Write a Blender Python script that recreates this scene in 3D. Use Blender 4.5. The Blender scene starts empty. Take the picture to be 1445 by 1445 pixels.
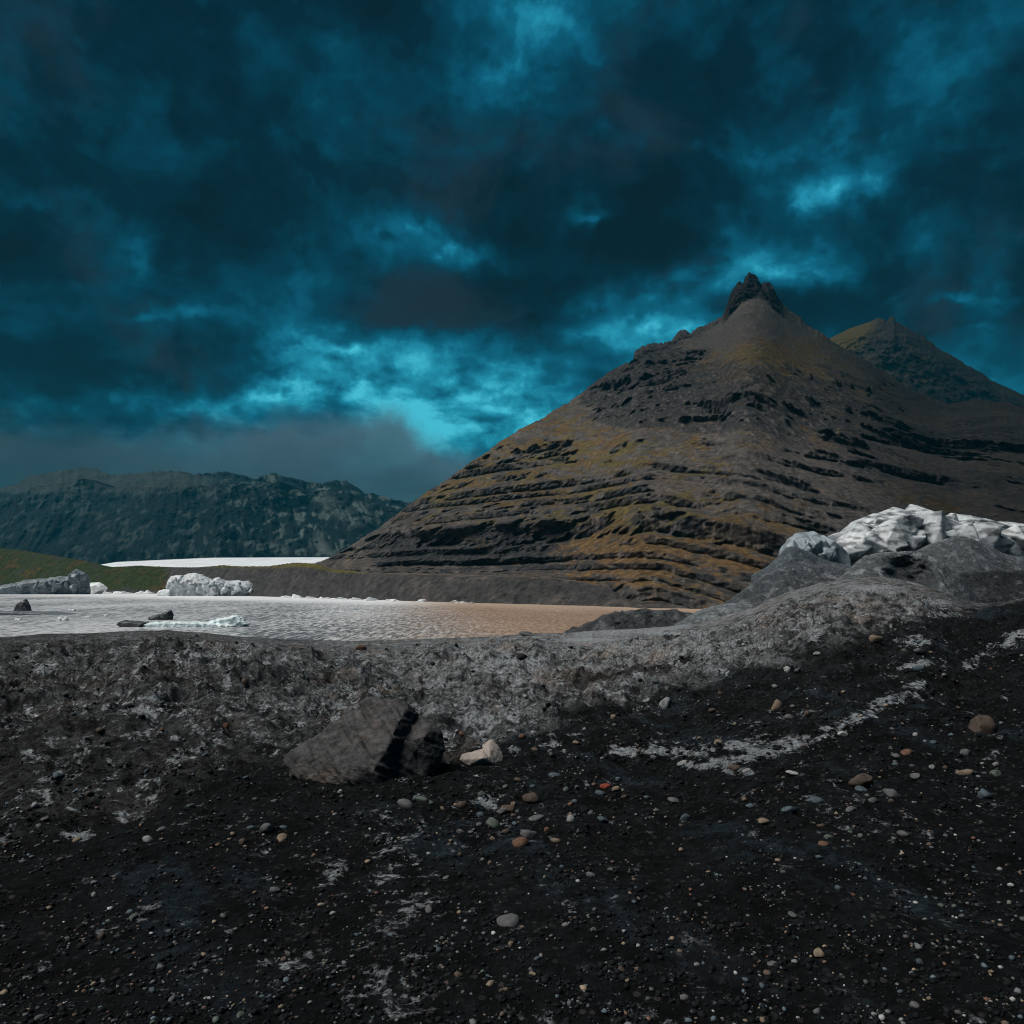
import bpy, bmesh, math, random
import numpy as np

rnd = random.Random(11)
S = bpy.context.scene
COL = S.collection
R = math.radians

# ------------------------------------------------------------------ camera, sky, sun, exposure
F, CX, HY, CAMZ = 1087.0, 722.5, 822.0, 5.0          # focal length, centre and horizon of the 1445 px picture; eye height over the lake
cam_d = bpy.data.cameras.new('camera')
cam = bpy.data.objects.new('camera', cam_d); COL.objects.link(cam)
cam.location = (0, 0, CAMZ); cam.rotation_euler = (R(90), 0, 0)
cam_d.sensor_width = 36; cam_d.lens = 36 * F / 1445.0
cam_d.shift_y = (HY - 722.5) / 1445.0
cam_d.clip_start = 0.05; cam_d.clip_end = 20000
S.camera = cam
S.view_settings.view_transform = 'Standard'; S.view_settings.look = 'None'
S.view_settings.gamma = 1; S.view_settings.exposure = 1.4
S.cycles.pixel_filter_type = 'BLACKMAN_HARRIS'; S.cycles.filter_width = 1.1
S.cycles.max_bounces = 6; S.cycles.volume_bounces = 0; S.cycles.diffuse_bounces = 3
S.cycles.use_denoising = True
try: S.cycles.denoiser = 'OPENIMAGEDENOISE'
except Exception: pass

SUN_EL, SUN_AZ = 56.0, -104.0                           # azimuth measured from the view direction, negative = to the left
sun_d = bpy.data.lights.new('sun', 'SUN'); sun_d.energy = 1.5; sun_d.angle = R(46); sun_d.color = (1, .96, .91)
sun = bpy.data.objects.new('sun', sun_d); COL.objects.link(sun)
sun.rotation_euler = (R(90 - SUN_EL), 0, R(180 - SUN_AZ))

W = bpy.data.worlds.new('World'); S.world = W; W.use_nodes = True


class NT:
    """small helper to write node trees as expressions"""
    def __init__(s, tree): s.t = tree; s.n = tree.nodes; s.l = tree.links
    def new(s, kind, **kw):
        n = s.n.new(kind)
        for k, v in kw.items(): setattr(n, k, v)
        return n
    def put(s, sock, v):
        if v is None: return
        if isinstance(v, bpy.types.NodeSocket): s.l.new(v, sock)
        else: sock.default_value = v
    def m(s, op, a, b=None, c=None, clamp=False):
        n = s.new('ShaderNodeMath', operation=op, use_clamp=clamp)
        s.put(n.inputs[0], a); s.put(n.inputs[1], b); s.put(n.inputs[2], c)
        return n.outputs[0]
    def vm(s, op, a, b=None):
        n = s.new('ShaderNodeVectorMath', operation=op)
        s.put(n.inputs[0], a); s.put(n.inputs[1], b)
        return n.outputs[0]
    def xyz(s, x, y, z):
        n = s.new('ShaderNodeCombineXYZ')
        for i, v in enumerate((x, y, z)): s.put(n.inputs[i], v)
        return n.outputs[0]
    def sep(s, v):
        n = s.new('ShaderNodeSeparateXYZ'); s.put(n.inputs[0], v); return n.outputs
    def noise(s, vec, scale, detail=4, rough=.5, dist=0.0, out=0):
        n = s.new('ShaderNodeTexNoise')
        s.put(n.inputs['Vector'], vec); s.put(n.inputs['Scale'], scale); s.put(n.inputs['Detail'], detail)
        s.put(n.inputs['Roughness'], rough); s.put(n.inputs['Distortion'], dist)
        return n.outputs[out]
    def voro(s, vec, scale, feature='F1', out=0):
        n = s.new('ShaderNodeTexVoronoi', feature=feature); s.put(n.inputs['Vector'], vec); s.put(n.inputs['Scale'], scale)
        return n.outputs[out]
    def ramp(s, f, stops, interp='LINEAR'):
        n = s.new('ShaderNodeValToRGB'); n.color_ramp.interpolation = interp
        e = n.color_ramp.elements
        while len(e) < len(stops): e.new(.5)
        for k, (p, c) in enumerate(stops):
            e[k].position = p; e[k].color = (*c, 1)
        s.put(n.inputs[0], f); return n.outputs[0]
    def mr(s, v, a, b, c=0., d=1., kind='SMOOTHSTEP'):
        n = s.new('ShaderNodeMapRange', interpolation_type=kind)
        for i, q in enumerate((v, a, b, c, d)): s.put(n.inputs[i], q)
        return n.outputs[0]
    def mix(s, f, a, b, blend='MIX'):
        n = s.new('ShaderNodeMix', data_type='RGBA', blend_type=blend)
        s.put(n.inputs[0], f); s.put(n.inputs[6], a); s.put(n.inputs[7], b)
        return n.outputs[2]
    def bump(s, h, strength, dist):
        n = s.new('ShaderNodeBump'); s.put(n.inputs['Strength'], strength); s.put(n.inputs['Distance'], dist); s.put(n.inputs['Height'], h)
        return n.outputs[0]


def build_world():
    t = NT(W.node_tree); t.n.clear()
    out = t.new('ShaderNodeOutputWorld'); bg = t.new('ShaderNodeBackground')
    bg.inputs['Strength'].default_value = 0.1
    t.l.new(bg.outputs[0], out.inputs[0])
    sky = t.new('ShaderNodeTexSky', sky_type='NISHITA'); sky.sun_disc = False
    sky.sun_elevation = R(SUN_EL); sky.sun_rotation = R(SUN_AZ); sky.dust_density = 2.0
    d = t.new('ShaderNodeTexCoord').outputs['Generated']
    x, y, z = t.sep(d)
    zc = t.m('MAXIMUM', z, 0.0)
    # a flat storm-cloud deck: directions projected on a plane overhead
    k = t.m('DIVIDE', 1.0, t.m('ADD', zc, .36))
    q = t.xyz(t.m('MULTIPLY', x, k), t.m('MULTIPLY', y, k), 0.3)
    n1 = t.noise(q, 2.1, 9, .56, .25)
    n2 = t.noise(t.vm('ADD', q, (7.3, 2.1, 4.0)), 5.2, 8, .58, .15)
    n3 = t.noise(t.vm('ADD', d, (3.3, 1.1, 2.0)), 5.5, 7, .6, .4)
    nc = t.new('ShaderNodeTexNoise'); t.put(nc.inputs['Vector'], d); t.put(nc.inputs['Scale'], 9.0); t.put(nc.inputs['Detail'], 7.0); t.put(nc.inputs['Roughness'], .6)
    wv = t.vm('SUBTRACT', nc.outputs['Color'], (.5, .5, .5))
    wx, wy, wz = t.sep(wv)
    ya = t.m('MAXIMUM', t.m('ABSOLUTE', y), .06)
    u = t.m('ADD', t.m('DIVIDE', x, ya), t.m('MULTIPLY', wx, .16))
    v = t.m('ADD', t.m('DIVIDE', z, ya), t.m('MULTIPLY', wz, .12))
    # where the deck is thin (light) or thick (dark): azimuth and height of each break
    blobs = [(700, 592, 180, 56, .27), (740, 578, 90, 34, .20), (600, 545, 340, 100, .20), (600, 600, 110, 40, .12), (660, 372, 60, 26, .42), (580, 340, 34, 18, .30), (445, 468, 60, 18, .30),
             (480, 485, 40, 12, .35), (560, 510, 140, 26, .24), (1085, 360, 90, 34, .34), (1172, 375, 40, 22, .34), (1190, 275, 80, 22, .34),
             (830, 318, 26, 11, .46), (940, 400, 90, 22, .24), (1010, 300, 60, 30, .16), (760, 465, 120, 18, .22), (920, 470, 90, 30, .26),
             (210, 445, 90, 10, .20), (80, 285, 70, 20, .16), (1405, 420, 40, 44, .30), (1345, 415, 40, 9, .28), (300, 565, 190, 20, .26), (500, 560, 120, 20, .24),
             (420, 420, 300, 90, -.06), (600, 430, 90, 36, -.30), (150, 340, 250, 50, -.12), (890, 350, 110, 22, -.28), (1290, 430, 120, 56, -.18), (590, 615, 30, 8, -.25), (250, 510, 200, 24, -.10)]
    acc = None
    for (px, py, sx, sy, a) in blobs:
        du = t.m('MULTIPLY', t.m('SUBTRACT', u, (px - CX) / F), F / sx)
        dv = t.m('MULTIPLY', t.m('SUBTRACT', v, (HY - py) / F), F / sy)
        g = t.m('MULTIPLY', t.m('EXPONENT', t.m('MULTIPLY', t.m('ADD', t.m('MULTIPLY', du, du), t.m('MULTIPLY', dv, dv)), -1.0)), a)
        acc = g if acc is None else t.m('ADD', acc, g)
    front = t.mr(y, .1, .4)
    vb = t.new('ShaderNodeTexVoronoi', feature='SMOOTH_F1'); t.put(vb.inputs['Vector'], t.vm('ADD', q, t.vm('MULTIPLY', wv, (.5, .5, .5)))); vb.inputs['Scale'].default_value = 4.5
    vb.inputs['Detail'].default_value = 2; vb.inputs['Roughness'].default_value = .55; vb.inputs['Smoothness'].default_value = .6
    puff = t.m('SUBTRACT', .45, vb.outputs['Distance'])                       # rounded billows
    acc = t.m('MULTIPLY', t.m('MULTIPLY', acc, t.mr(n2, .32, .68, .6, 1.3)), front)
    low = t.mr(v, .08, .36, .25, 0.0)
    b = t.m('ADD', t.m('MULTIPLY', t.m('SUBTRACT', n1, .5), 1.15), t.m('MULTIPLY', t.m('SUBTRACT', n2, .5), .62))
    b = t.m('ADD', b, t.m('MULTIPLY', t.m('SUBTRACT', n3, .5), .62))
    b = t.m('ADD', b, t.m('MULTIPLY', puff, .38))
    b = t.m('ADD', t.m('ADD', t.m('ADD', b, acc), low), .445, clamp=True)
    col = t.ramp(b, [(0.0, (.0022, .0095, .0150)), (.22, (.0020, .0180, .0290)), (.42, (.0022, .0450, .0720)), (.62, (.0050, .1080, .1650)),
                     (.82, (.0180, .2600, .3500)), (1.0, (.0650, .5000, .6000))])
    greyer = t.m('MULTIPLY', t.mr(n3, .47, .66), t.mr(b, .22, .5, .75, 0.0))
    col = t.mix(greyer, col, (.014, .024, .033, 1))
    # pale cloud bank lying over the far range
    top = t.m('ADD', .193, t.m('ADD', t.m('MULTIPLY', t.m('SUBTRACT', n3, .5), .20), t.m('MULTIPLY', t.m('SUBTRACT', n2, .5), .05)))
    top = t.m('ADD', top, t.mr(u, -.60, -.34, .035, .0))
    top = t.m('ADD', top, t.mr(u, -.45, -.24, .0, .012))
    top = t.m('SUBTRACT', top, t.mr(u, -.17, -.05, .0, .05))
    vv = t.m('DIVIDE', z, ya)
    bank = t.mr(t.m('SUBTRACT', top, vv), -.022, .040)
    shade = t.m('ADD', t.mr(t.m('SUBTRACT', top, vv), 0.0, .12, 1.1, .62), t.m('MULTIPLY', t.m('SUBTRACT', n2, .5), .5))
    shade = t.m('MULTIPLY', shade, t.mr(u, -.62, -.2, .62, 1.15))
    bcol = t.mix(1.0, (.052, .088, .108, 1), t.xyz(shade, shade, shade), 'MULTIPLY')
    col = t.mix(t.m('MULTIPLY', bank, .92), col, bcol)
    # light of the clear sky above filtered by that deck
    lum = t.new('ShaderNodeRGBToBW'); t.put(lum.inputs[0], sky.outputs[0])
    gain = t.m('DIVIDE', 1.0, t.m('MAXIMUM', lum.outputs[0], .05))
    even = t.mix(1.0, sky.outputs[0], t.xyz(gain, gain, gain), 'MULTIPLY')        # its hue
    hue = t.mix(.80, even, (1, 1, 1, 1))
    fin = t.mix(1.0, hue, col, 'MULTIPLY')
    fin = t.mix(1.0, fin, (3.95, 3.95, 3.95, 1), 'MULTIPLY')
    t.put(bg.inputs['Color'], fin)


build_world()

# ------------------------------------------------------------------ numpy noise
_g = np.random.default_rng(5)
_perm = np.concatenate([_g.permutation(512)] * 3)
_grad = _g.normal(size=(512, 3)); _grad /= np.linalg.norm(_grad, axis=1)[:, None]


def pn(x, y, z):
    x, y, z = np.broadcast_arrays(np.asarray(x, float), np.asarray(y, float), np.asarray(z, float))
    xi, yi, zi = np.floor(x), np.floor(y), np.floor(z)
    fx, fy, fz = x - xi, y - yi, z - zi
    xi, yi, zi = xi.astype(np.int64) & 511, yi.astype(np.int64) & 511, zi.astype(np.int64) & 511
    sx, sy, sz = [f * f * f * (f * (f * 6 - 15) + 10) for f in (fx, fy, fz)]
    def c(i, j, k):
        g = _grad[_perm[_perm[_perm[(xi + i) & 511] + ((yi + j) & 511)] + ((zi + k) & 511)]]
        return g[..., 0] * (fx - i) + g[..., 1] * (fy - j) + g[..., 2] * (fz - k)
    a = c(0, 0, 0) * (1 - sx) + c(1, 0, 0) * sx
    b = c(0, 1, 0) * (1 - sx) + c(1, 1, 0) * sx
    e = c(0, 0, 1) * (1 - sx) + c(1, 0, 1) * sx
    f = c(0, 1, 1) * (1 - sx) + c(1, 1, 1) * sx
    return ((a * (1 - sy) + b * sy) * (1 - sz) + (e * (1 - sy) + f * sy) * sz) * 1.5


def fbm(x, y, z, o=5, g=.5):
    r = 0; a = 1.0; n = 0
    for i in range(o):
        r = r + a * pn(x * 2.03 ** i + 17.1 * i, y * 2.03 ** i + 5.7 * i, z * 2.03 ** i + 9.2 * i); n += a; a *= g
    return r / n


def ridged(x, y, z, o=5, g=.5):
    r = 0; a = 1.0; n = 0
    for i in range(o):
        r = r + a * (1 - 2 * np.abs(pn(x * 2.03 ** i + 17.1 * i, y * 2.03 ** i + 5.7 * i, z * 2.03 ** i + 9.2 * i))); n += a; a *= g
    return r / n


def ss(v, a, b):
    q = np.clip((v - a) / (b - a), 0, 1); return q * q * (3 - 2 * q)


def lerp(a, b, f): return a + (b - a) * f
def mixc(c, d, f): return c + (np.asarray(d) - c) * f[..., None]
def itp(x, pts): return np.interp(x, [p[0] for p in pts], [p[1] for p in pts])
def gauss(px, py, cx, cy, sx, sy): return np.exp(-((px - cx) / sx) ** 2 - ((py - cy) / sy) ** 2)


def P(px, py, D): return ((px - CX) / F * D, D, CAMZ + (HY - py) / F * D)


def polyd(px, py, pts):
    """distance from points to a polyline"""
    best = np.full(np.shape(px), 1e9)
    for (x0, y0), (x1, y1) in zip(pts[:-1], pts[1:]):
        l2 = (x1 - x0) ** 2 + (y1 - y0) ** 2
        t = np.clip(((px - x0) * (x1 - x0) + (py - y0) * (y1 - y0)) / l2, 0, 1)
        best = np.minimum(best, np.hypot(px - x0 - t * (x1 - x0), py - y0 - t * (y1 - y0)))
    return best


# ------------------------------------------------------------------ materials
def mat_attr(name, rough=.9, spec=.3, det=1.0, detamt=.5, bump=.5, bdist=.1, bscale=None, anis=(1, 1, 1), gravel=0):
    m = bpy.data.materials.new(name); m.use_nodes = True; t = NT(m.node_tree)
    p = t.n['Principled BSDF']
    a = t.new('ShaderNodeAttribute', attribute_name='Col').outputs['Color']
    g = t.new('ShaderNodeNewGeometry').outputs['Position']
    g = t.vm('MULTIPLY', g, anis)
    n = t.noise(g, det, 8, .65)
    f = t.mr(n, .3, .7, 1 - detamt, 1 + detamt, 'LINEAR')
    c = t.mix(1.0, a, t.xyz(f, f, f), 'MULTIPLY')
    h = t.noise(g, bscale or det, 10, .7)
    if gravel:
        vo = t.voro(g, gravel); vc = t.voro(g, gravel, out=1)
        r, _, _ = t.sep(vc)
        k = t.mr(r, 0, 1, .45, 1.7, 'LINEAR')
        c = t.mix(1.0, c, t.xyz(k, k, k), 'MULTIPLY')
        h = t.m('SUBTRACT', h, t.m('MULTIPLY', vo, .5))
    t.put(p.inputs['Base Color'], c)
    p.inputs['Roughness'].default_value = rough
    p.inputs['Specular IOR Level'].default_value = spec
    t.put(p.inputs['Normal'], t.bump(h, bump, bdist))
    return m


M = {}
M['mountain'] = mat_attr('mountain_rock', .95, .12, .55, .6, 1., 1.8)
M['shore'] = mat_attr('shore_gravel', .95, .15, .5, .45, .8, .6)
M['range'] = mat_attr('range_rock', .95, .1, .03, .35, .8, 12)
M['glacier'] = mat_attr('glacier_ice', .7, .2, .05, .12, .4, 2)
M['dirt_ice'] = mat_attr('dirty_ice', .85, .08, 6, .55, .8, .05, 14)


def moraine_mat():
    """black grit and silt with bare ice breaking through it"""
    m = bpy.data.materials.new('dirty_ice'); m.use_nodes = True; t = NT(m.node_tree); p = t.n['Principled BSDF']
    a = t.new('ShaderNodeAttribute', attribute_name='Col').outputs['Color']
    mask = t.new('ShaderNodeAttribute', attribute_name='Ice').outputs['Fac']
    g = t.new('ShaderNodeNewGeometry').outputs['Position']
    nA = t.noise(g, 6.0, 10, .7, .4); nB = t.noise(t.vm('ADD', g, (5., 3., 1.)), 22.0, 8, .7); nC = t.noise(t.vm('ADD', g, (1., 8., 1.)), 3.6, 10, .72, .5)
    f = t.mr(nB, .32, .68, .2, 2.1, 'LINEAR')
    f = t.m('MULTIPLY', f, t.mr(nC, .40, .58, .22, 1.45))
    c = t.mix(1.0, a, t.xyz(f, f, f), 'MULTIPLY')
    vo = t.voro(g, 26.0); vc = t.voro(g, 26.0, out=1); r_, g_, b_ = t.sep(vc)
    peb = t.m('MULTIPLY', t.mr(r_, .80, .90), t.mr(vo, .5, .3))                     # grit that is paler than the rest
    c = t.mix(t.m('MULTIPLY', peb, .6), c, t.mix(g_, (.03, .038, .042, 1), (.10, .092, .085, 1)))
    e = t.m('ADD', mask, t.m('ADD', t.m('MULTIPLY', t.m('SUBTRACT', nA, .5), 3.2), t.m('MULTIPLY', t.m('SUBTRACT', nB, .5), 1.3)))
    ice = t.m('MULTIPLY', t.mr(e, .48, .92), t.mr(mask, .02, .2))
    ic = t.mix(t.mr(nB, .35, .65), (.17, .195, .215, 1), (.56, .60, .63, 1))
    c = t.mix(t.m('MULTIPLY', ice, .9), c, ic)
    t.put(p.inputs['Base Color'], c)
    t.put(p.inputs['Roughness'], t.mr(ice, 0, 1, .9, .5)); p.inputs['Specular IOR Level'].default_value = .12
    h = t.m('ADD', t.m('ADD', t.noise(g, 14, 10, .72), t.m('MULTIPLY', nA, 2.2)), t.m('MULTIPLY', vo, -.25))
    t.put(p.inputs['Normal'], t.bump(h, 1.0, .11))
    return m


M['dirt_ice'] = moraine_mat()
M['mound'] = mat_attr('gritty_ice', .8, .12, 5., .85, 1., .22, 5)
M['ice'] = mat_attr('iceberg_ice', .45, .45, .6, .18, .5, .15, 1.2)
M['stone'] = mat_attr('stone', .8, .12, 40, .35, .5, .01, 60)
M['boulder'] = mat_attr('boulder_rock', .75, .15, 11, .6, 1., .06, 15, (.8, .8, 1.5))


def water_mat():
    m = bpy.data.materials.new('silty_water'); m.use_nodes = True; t = NT(m.node_tree); p = t.n['Principled BSDF']
    g = t.new('ShaderNodeNewGeometry').outputs['Position']; x, y, z = t.sep(g)
    warp = t.noise(t.vm('MULTIPLY', g, (.02, .01, 1)), 1.0, 4)
    side = t.m('ADD', t.m('ADD', x, t.m('MULTIPLY', y, .135)), t.m('MULTIPLY', t.m('SUBTRACT', warp, .5), 22))
    brown = t.mr(t.m('ADD', side, t.m('MULTIPLY', t.m('SUBTRACT', t.noise(t.vm('MULTIPLY', g, (.5, .12, 1)), 1.0, 6, .7), .5), 22)), -14, 15)
    far = t.mr(t.m('ADD', y, t.m('MULTIPLY', x, .77)), 128, 182)             # sky reflection painted in as whitening towards the far shore
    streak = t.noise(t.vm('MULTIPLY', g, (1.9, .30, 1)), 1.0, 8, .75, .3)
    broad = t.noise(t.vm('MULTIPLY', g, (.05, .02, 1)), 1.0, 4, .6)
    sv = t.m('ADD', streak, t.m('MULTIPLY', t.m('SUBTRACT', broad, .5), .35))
    milk_glints = t.mix(t.mr(sv, .43, .57), (.15, .165, .18, 1), (.80, .81, .82, 1))  # pale streaks painted over the milky water in place of glints
    milk_glints = t.mix(far, milk_glints, (.90, .905, .91, 1))
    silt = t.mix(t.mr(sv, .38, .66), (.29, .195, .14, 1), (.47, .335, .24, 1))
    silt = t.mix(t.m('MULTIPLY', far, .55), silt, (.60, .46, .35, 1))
    t.put(p.inputs['Base Color'], t.mix(brown, milk_glints, silt))
    p.inputs['Roughness'].default_value = .25
    p.inputs['IOR'].default_value = 1.33; p.inputs['Specular IOR Level'].default_value = .06
    w1 = t.noise(t.vm('MULTIPLY', g, (2.2, .75, 1)), 1.0, 7, .7, .4)
    w2 = t.noise(t.vm('MULTIPLY', g, (.5, .2, 1)), 1.0, 4, .5, .2)
    h = t.m('ADD', w1, t.m('MULTIPLY', w2, 1.2))
    calm = t.m('MULTIPLY', t.mr(brown, 0, 1, 1.0, .75), t.mr(far, 0, 1, 1, .4))
    bn = t.new('ShaderNodeBump'); t.put(bn.inputs['Strength'], calm); bn.inputs['Distance'].default_value = .6; t.put(bn.inputs['Height'], h)
    t.put(p.inputs['Normal'], bn.outputs[0])
    return m


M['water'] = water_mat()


# ------------------------------------------------------------------ mesh helpers
def tag(o, label=None, cat=None, group=None, kind=None):
    if label: o['label'] = label
    if cat: o['category'] = cat
    if group: o['group'] = group
    if kind: o['kind'] = kind
    return o


def set_col(me, c):
    a = me.color_attributes.new('Col', 'FLOAT_COLOR', 'POINT')
    c4 = np.ones((len(me.vertices), 4), np.float32); c4[:, :3] = np.clip(c.reshape(-1, 3), .001, 1)
    a.data.foreach_set('color', c4.ravel())


def mesh_from(name, V, Q, mat, col=None, smooth=True):
    me = bpy.data.meshes.new(name)
    k = Q.shape[1]
    me.vertices.add(len(V)); me.vertices.foreach_set('co', V.astype(np.float32).ravel())
    me.loops.add(Q.size); me.loops.foreach_set('vertex_index', Q.astype(np.int32).ravel())
    me.polygons.add(len(Q)); me.polygons.foreach_set('loop_start', np.arange(len(Q), dtype=np.int32) * k)
    me.polygons.foreach_set('use_smooth', np.full(len(Q), smooth))
    me.update(calc_edges=True); me.validate()
    if col is not None: set_col(me, col)
    me.materials.append(mat)
    o = bpy.data.objects.new(name, me); COL.objects.link(o)
    return o


def grid(name, X, Y, Z, col, mat, smooth=True):
    nr, nc = X.shape
    i = np.arange(nr * nc).reshape(nr, nc)
    Q = np.stack([i[:-1, :-1], i[:-1, 1:], i[1:, 1:], i[1:, :-1]], -1).reshape(-1, 4)
    return mesh_from(name, np.stack([X, Y, Z], -1).reshape(-1, 3), Q, mat, col, smooth)


def normals(X, Y, Z):
    p = np.stack([X, Y, Z], -1)
    n = np.cross(np.gradient(p, axis=1), np.gradient(p, axis=0))
    n /= np.linalg.norm(n, axis=-1)[..., None] + 1e-9
    return n * np.where(n[..., 2:] < 0, -1, 1)


# ------------------------------------------------------------------ ground under everything, lake
n = 60
gx, gy = np.meshgrid(np.linspace(-2400, 2400, n), np.linspace(-1500, 1950, n))
grid('ground', gx, gy, np.full_like(gx, -3.0), np.full(gx.shape + (3,), .06), M['shore'])['kind'] = 'structure'
wx, wy = np.meshgrid(np.linspace(-520, 520, 40), np.linspace(16, 420, 40))
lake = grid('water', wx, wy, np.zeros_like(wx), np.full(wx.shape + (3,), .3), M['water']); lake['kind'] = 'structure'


# ------------------------------------------------------------------ main mountain
SHORE = [(-200, 834), (23, 835), (240, 838), (440, 843.5), (560, 847.5), (700, 851.5), (830, 855), (900, 857.5), (1000, 859), (1700, 861)]


def build_mountain():
    px = np.concatenate([np.linspace(384, 1460, 880), np.linspace(1463, 1800, 60)])
    RID = [(384, 813), (412, 806), (428, 799), (440, 796), (470, 786), (500, 768), (530, 748), (560, 727), (577, 713), (600, 697), (640, 671), (680, 643), (700, 628), (735, 606), (770, 588),
           (800, 570), (830, 548), (845, 537), (860, 527), (880, 517), (893, 509), (896, 494), (915, 489), (935, 487), (948, 480), (957, 470), (966, 467), (974, 472),
           (984, 463), (995, 461), (1008, 456), (1019, 449), (1026, 434), (1030, 421), (1036, 411), (1043, 403), (1049, 406), (1051, 396), (1056, 391), (1063, 393), (1070, 398),
           (1074, 407), (1078, 404), (1087, 405), (1092, 412), (1098, 424), (1110, 436), (1125, 447), (1140, 461), (1155, 469), (1175, 482), (1205, 500), (1240, 520),
           (1280, 546), (1310, 561), (1340, 571), (1370, 566), (1421, 569), (1500, 590), (1800, 650)]
    pyr = itp(px, RID)
    jag = 3.2 * np.abs(pn(px / 7.0, 3.3, 0)) + 2.0 * np.abs(pn(px / 2.9, 8.3, 0)) + 3 * pn(px / 26., 1.2, 0)
    pyr = pyr - jag * itp(px, [(384, .35), (560, .7), (800, .8), (880, 1.2), (1012, 1.3), (1024, .35), (1100, .35), (1115, 1.1), (1180, .8), (1400, .7)])
    ker = np.exp(-(np.arange(-60, 61) / 16.0) ** 2); ker /= ker.sum()
    uni = np.linspace(px[0], px[-1], 1160)
    pys = np.interp(px, uni, np.convolve(np.pad(np.interp(uni, px, itp(px, RID)), 60, 'edge'), ker, 'valid'))   # broad shape under the crags
    Dr = itp(px, [(384, 330), (460, 318), (577, 345), (700, 395), (897, 500), (1010, 572), (1060, 592), (1110, 580), (1175, 535), (1240, 490), (1300, 455), (1421, 410), (1800, 360)])
    Dr = np.interp(px, uni, np.convolve(np.pad(np.interp(uni, px, Dr), 60, 'edge'), ker, 'valid'))
    zr = CAMZ + (HY - pys) / F * Dr
    zc = CAMZ + (HY - pyr) / F * Dr - zr
    Ds = 5 * F / (itp(px, SHORE) - HY)
    Df = Ds + itp(px, [(384, 34), (460, 30), (560, 27), (700, 27), (800, 18), (870, 0), (900, -4), (1800, -4)])
    zf = itp(px, [(384, 4.0), (440, 5.0), (560, 7.6), (700, 6.5), (800, 3.0), (870, -1), (1800, -2)])
    K = 560
    t = np.linspace(0, 1, K)[:, None] ** 1.45
    Zg = zf + (zr - zf) * t
    PX = np.broadcast_to(px, Zg.shape)
    D0 = Df + (Dr - Df) * (Zg - zf) / (zr - zf)
    X0 = (PX - CX) / F * D0
    PY0 = HY - (Zg - CAMZ) / D0 * F
    # strata
    zz = Zg + .045 * np.maximum(PX - 930, 0) + 1.1 * fbm(X0 / 55, D0 / 55, 2.2, 4) + .55 * fbm(X0 / 11, D0 / 11, 7.2, 4) + .5 * fbm(X0 / 2.5, D0 / 2.5, 3.2, 2)
    r = np.random.default_rng(4)
    cliff = np.zeros_like(Zg); off = np.zeros_like(Zg); slope = np.clip((Dr - Df) / (zr - zf), .8, 2.6)
    crag = gauss(PX, PY0, 1060, 560, 190, 48) + gauss(PX, PY0, 880, 560, 60, 30) + .8 * gauss(PX, PY0, 930, 505, 60, 26) + .7 * gauss(PX, PY0, 1330, 640, 170, 60)
    gul = ss(fbm(X0 / 15 + .12 * Zg, 5.5 + 0 * Zg, Zg / 90, 4) + .25 * fbm(X0 / 4, Zg / 9, 2.5, 3), .10, .26)      # scree gullies that break the ledges
    zb = -1.0; b = 0
    smask = ss(PY0 + 20 * fbm(X0 / 40, D0 / 40, 1.1, 3), 610, 670) * (1 - ss(PX + 60 * fbm(X0 / 40, D0 / 40, 6.1, 3), 1120, 1260))
    smask = np.maximum(smask, .80 * ss(crag, .22, .7))
    while zb < 330:
        gr = 1 + zb / 120
        q_ = .55 if zb < 17 else 1.0; th = (r.uniform(3.6, 6.0) if r.random() < .28 else r.uniform(1.0, 2.8)) * min(gr, 2.0) * q_; gap = r.uniform(.8, 3.4) * min(gr, 2.2) * q_
        lat = fbm(X0 / 42 + 31 * b, D0 / 70, b * 3.7, 4)
        bias = .17 if zb < 80 else -.06
        lat = .75 * lat + .5 * fbm(X0 / 7 + 11 * b, D0 / 9, b * 1.7, 3)
        m = ss(lat + bias - .42 * (1 - smask), -.02, .14) * (1 - .62 * gul)
        cliff = np.maximum(cliff, ss(zz, zb, zb + .2 * th) * (1 - ss(zz, zb + th * .9, zb + th * 1.05)) * m)
        A = slope * th * .98
        off = off + m * A * np.interp(zz, [zb - .55 * gap - .2, zb, zb + th, zb + th + .65 * gap + .2], [0, .5, -.5, 0])   # set back at its foot, proud at its lip
        zb += th + gap; b += 1
    bw = ss(PX + 30 * fbm(X0 / 20, Zg / 8, 3, 3), 500, 560) * (1 - ss(PX + 40 * fbm(X0 / 20, Zg / 8, 9, 3), 770, 830))
    big = bw * ss(zz, 10.5, 12) * (1 - ss(zz, 22, 24))
    cliff = np.maximum(cliff, big * .96)
    off = off + bw * slope * 12 * .8 * np.interp(zz, [5, 10.5, 23, 36], [0, .5, -.5, 0])
    cragm = ss(ridged(X0 / 45, D0 / 60, Zg / 22, 5) * .8 + crag - .55, .1, .5) * ss(crag, .1, .4)
    tower = ss(PX, 1016, 1030) * (1 - ss(PX, 1092, 1112)) * ss(t + .02 * fbm(X0 / 12, D0 / 12, 3.3, 3), .825, .855)
    ridgecl = ss(PX, 880, 900) * (1 - ss(PX, 1016, 1030)) * ss(t * 1.0 + 0 * Zg, .90, .93)
    cliff = np.maximum(cliff, np.maximum(tower, ridgecl * .85))
    D = D0 + off * ss(t, 0, .02) * (1 - ss(t, .9, 1))
    # gullies, buttresses, blocks
    X = (PX - CX) / F * D
    fade = 1 - ss(t, .93, 1.0) * .7
    sc = np.clip(D / 330, .5, 1.6)
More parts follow.
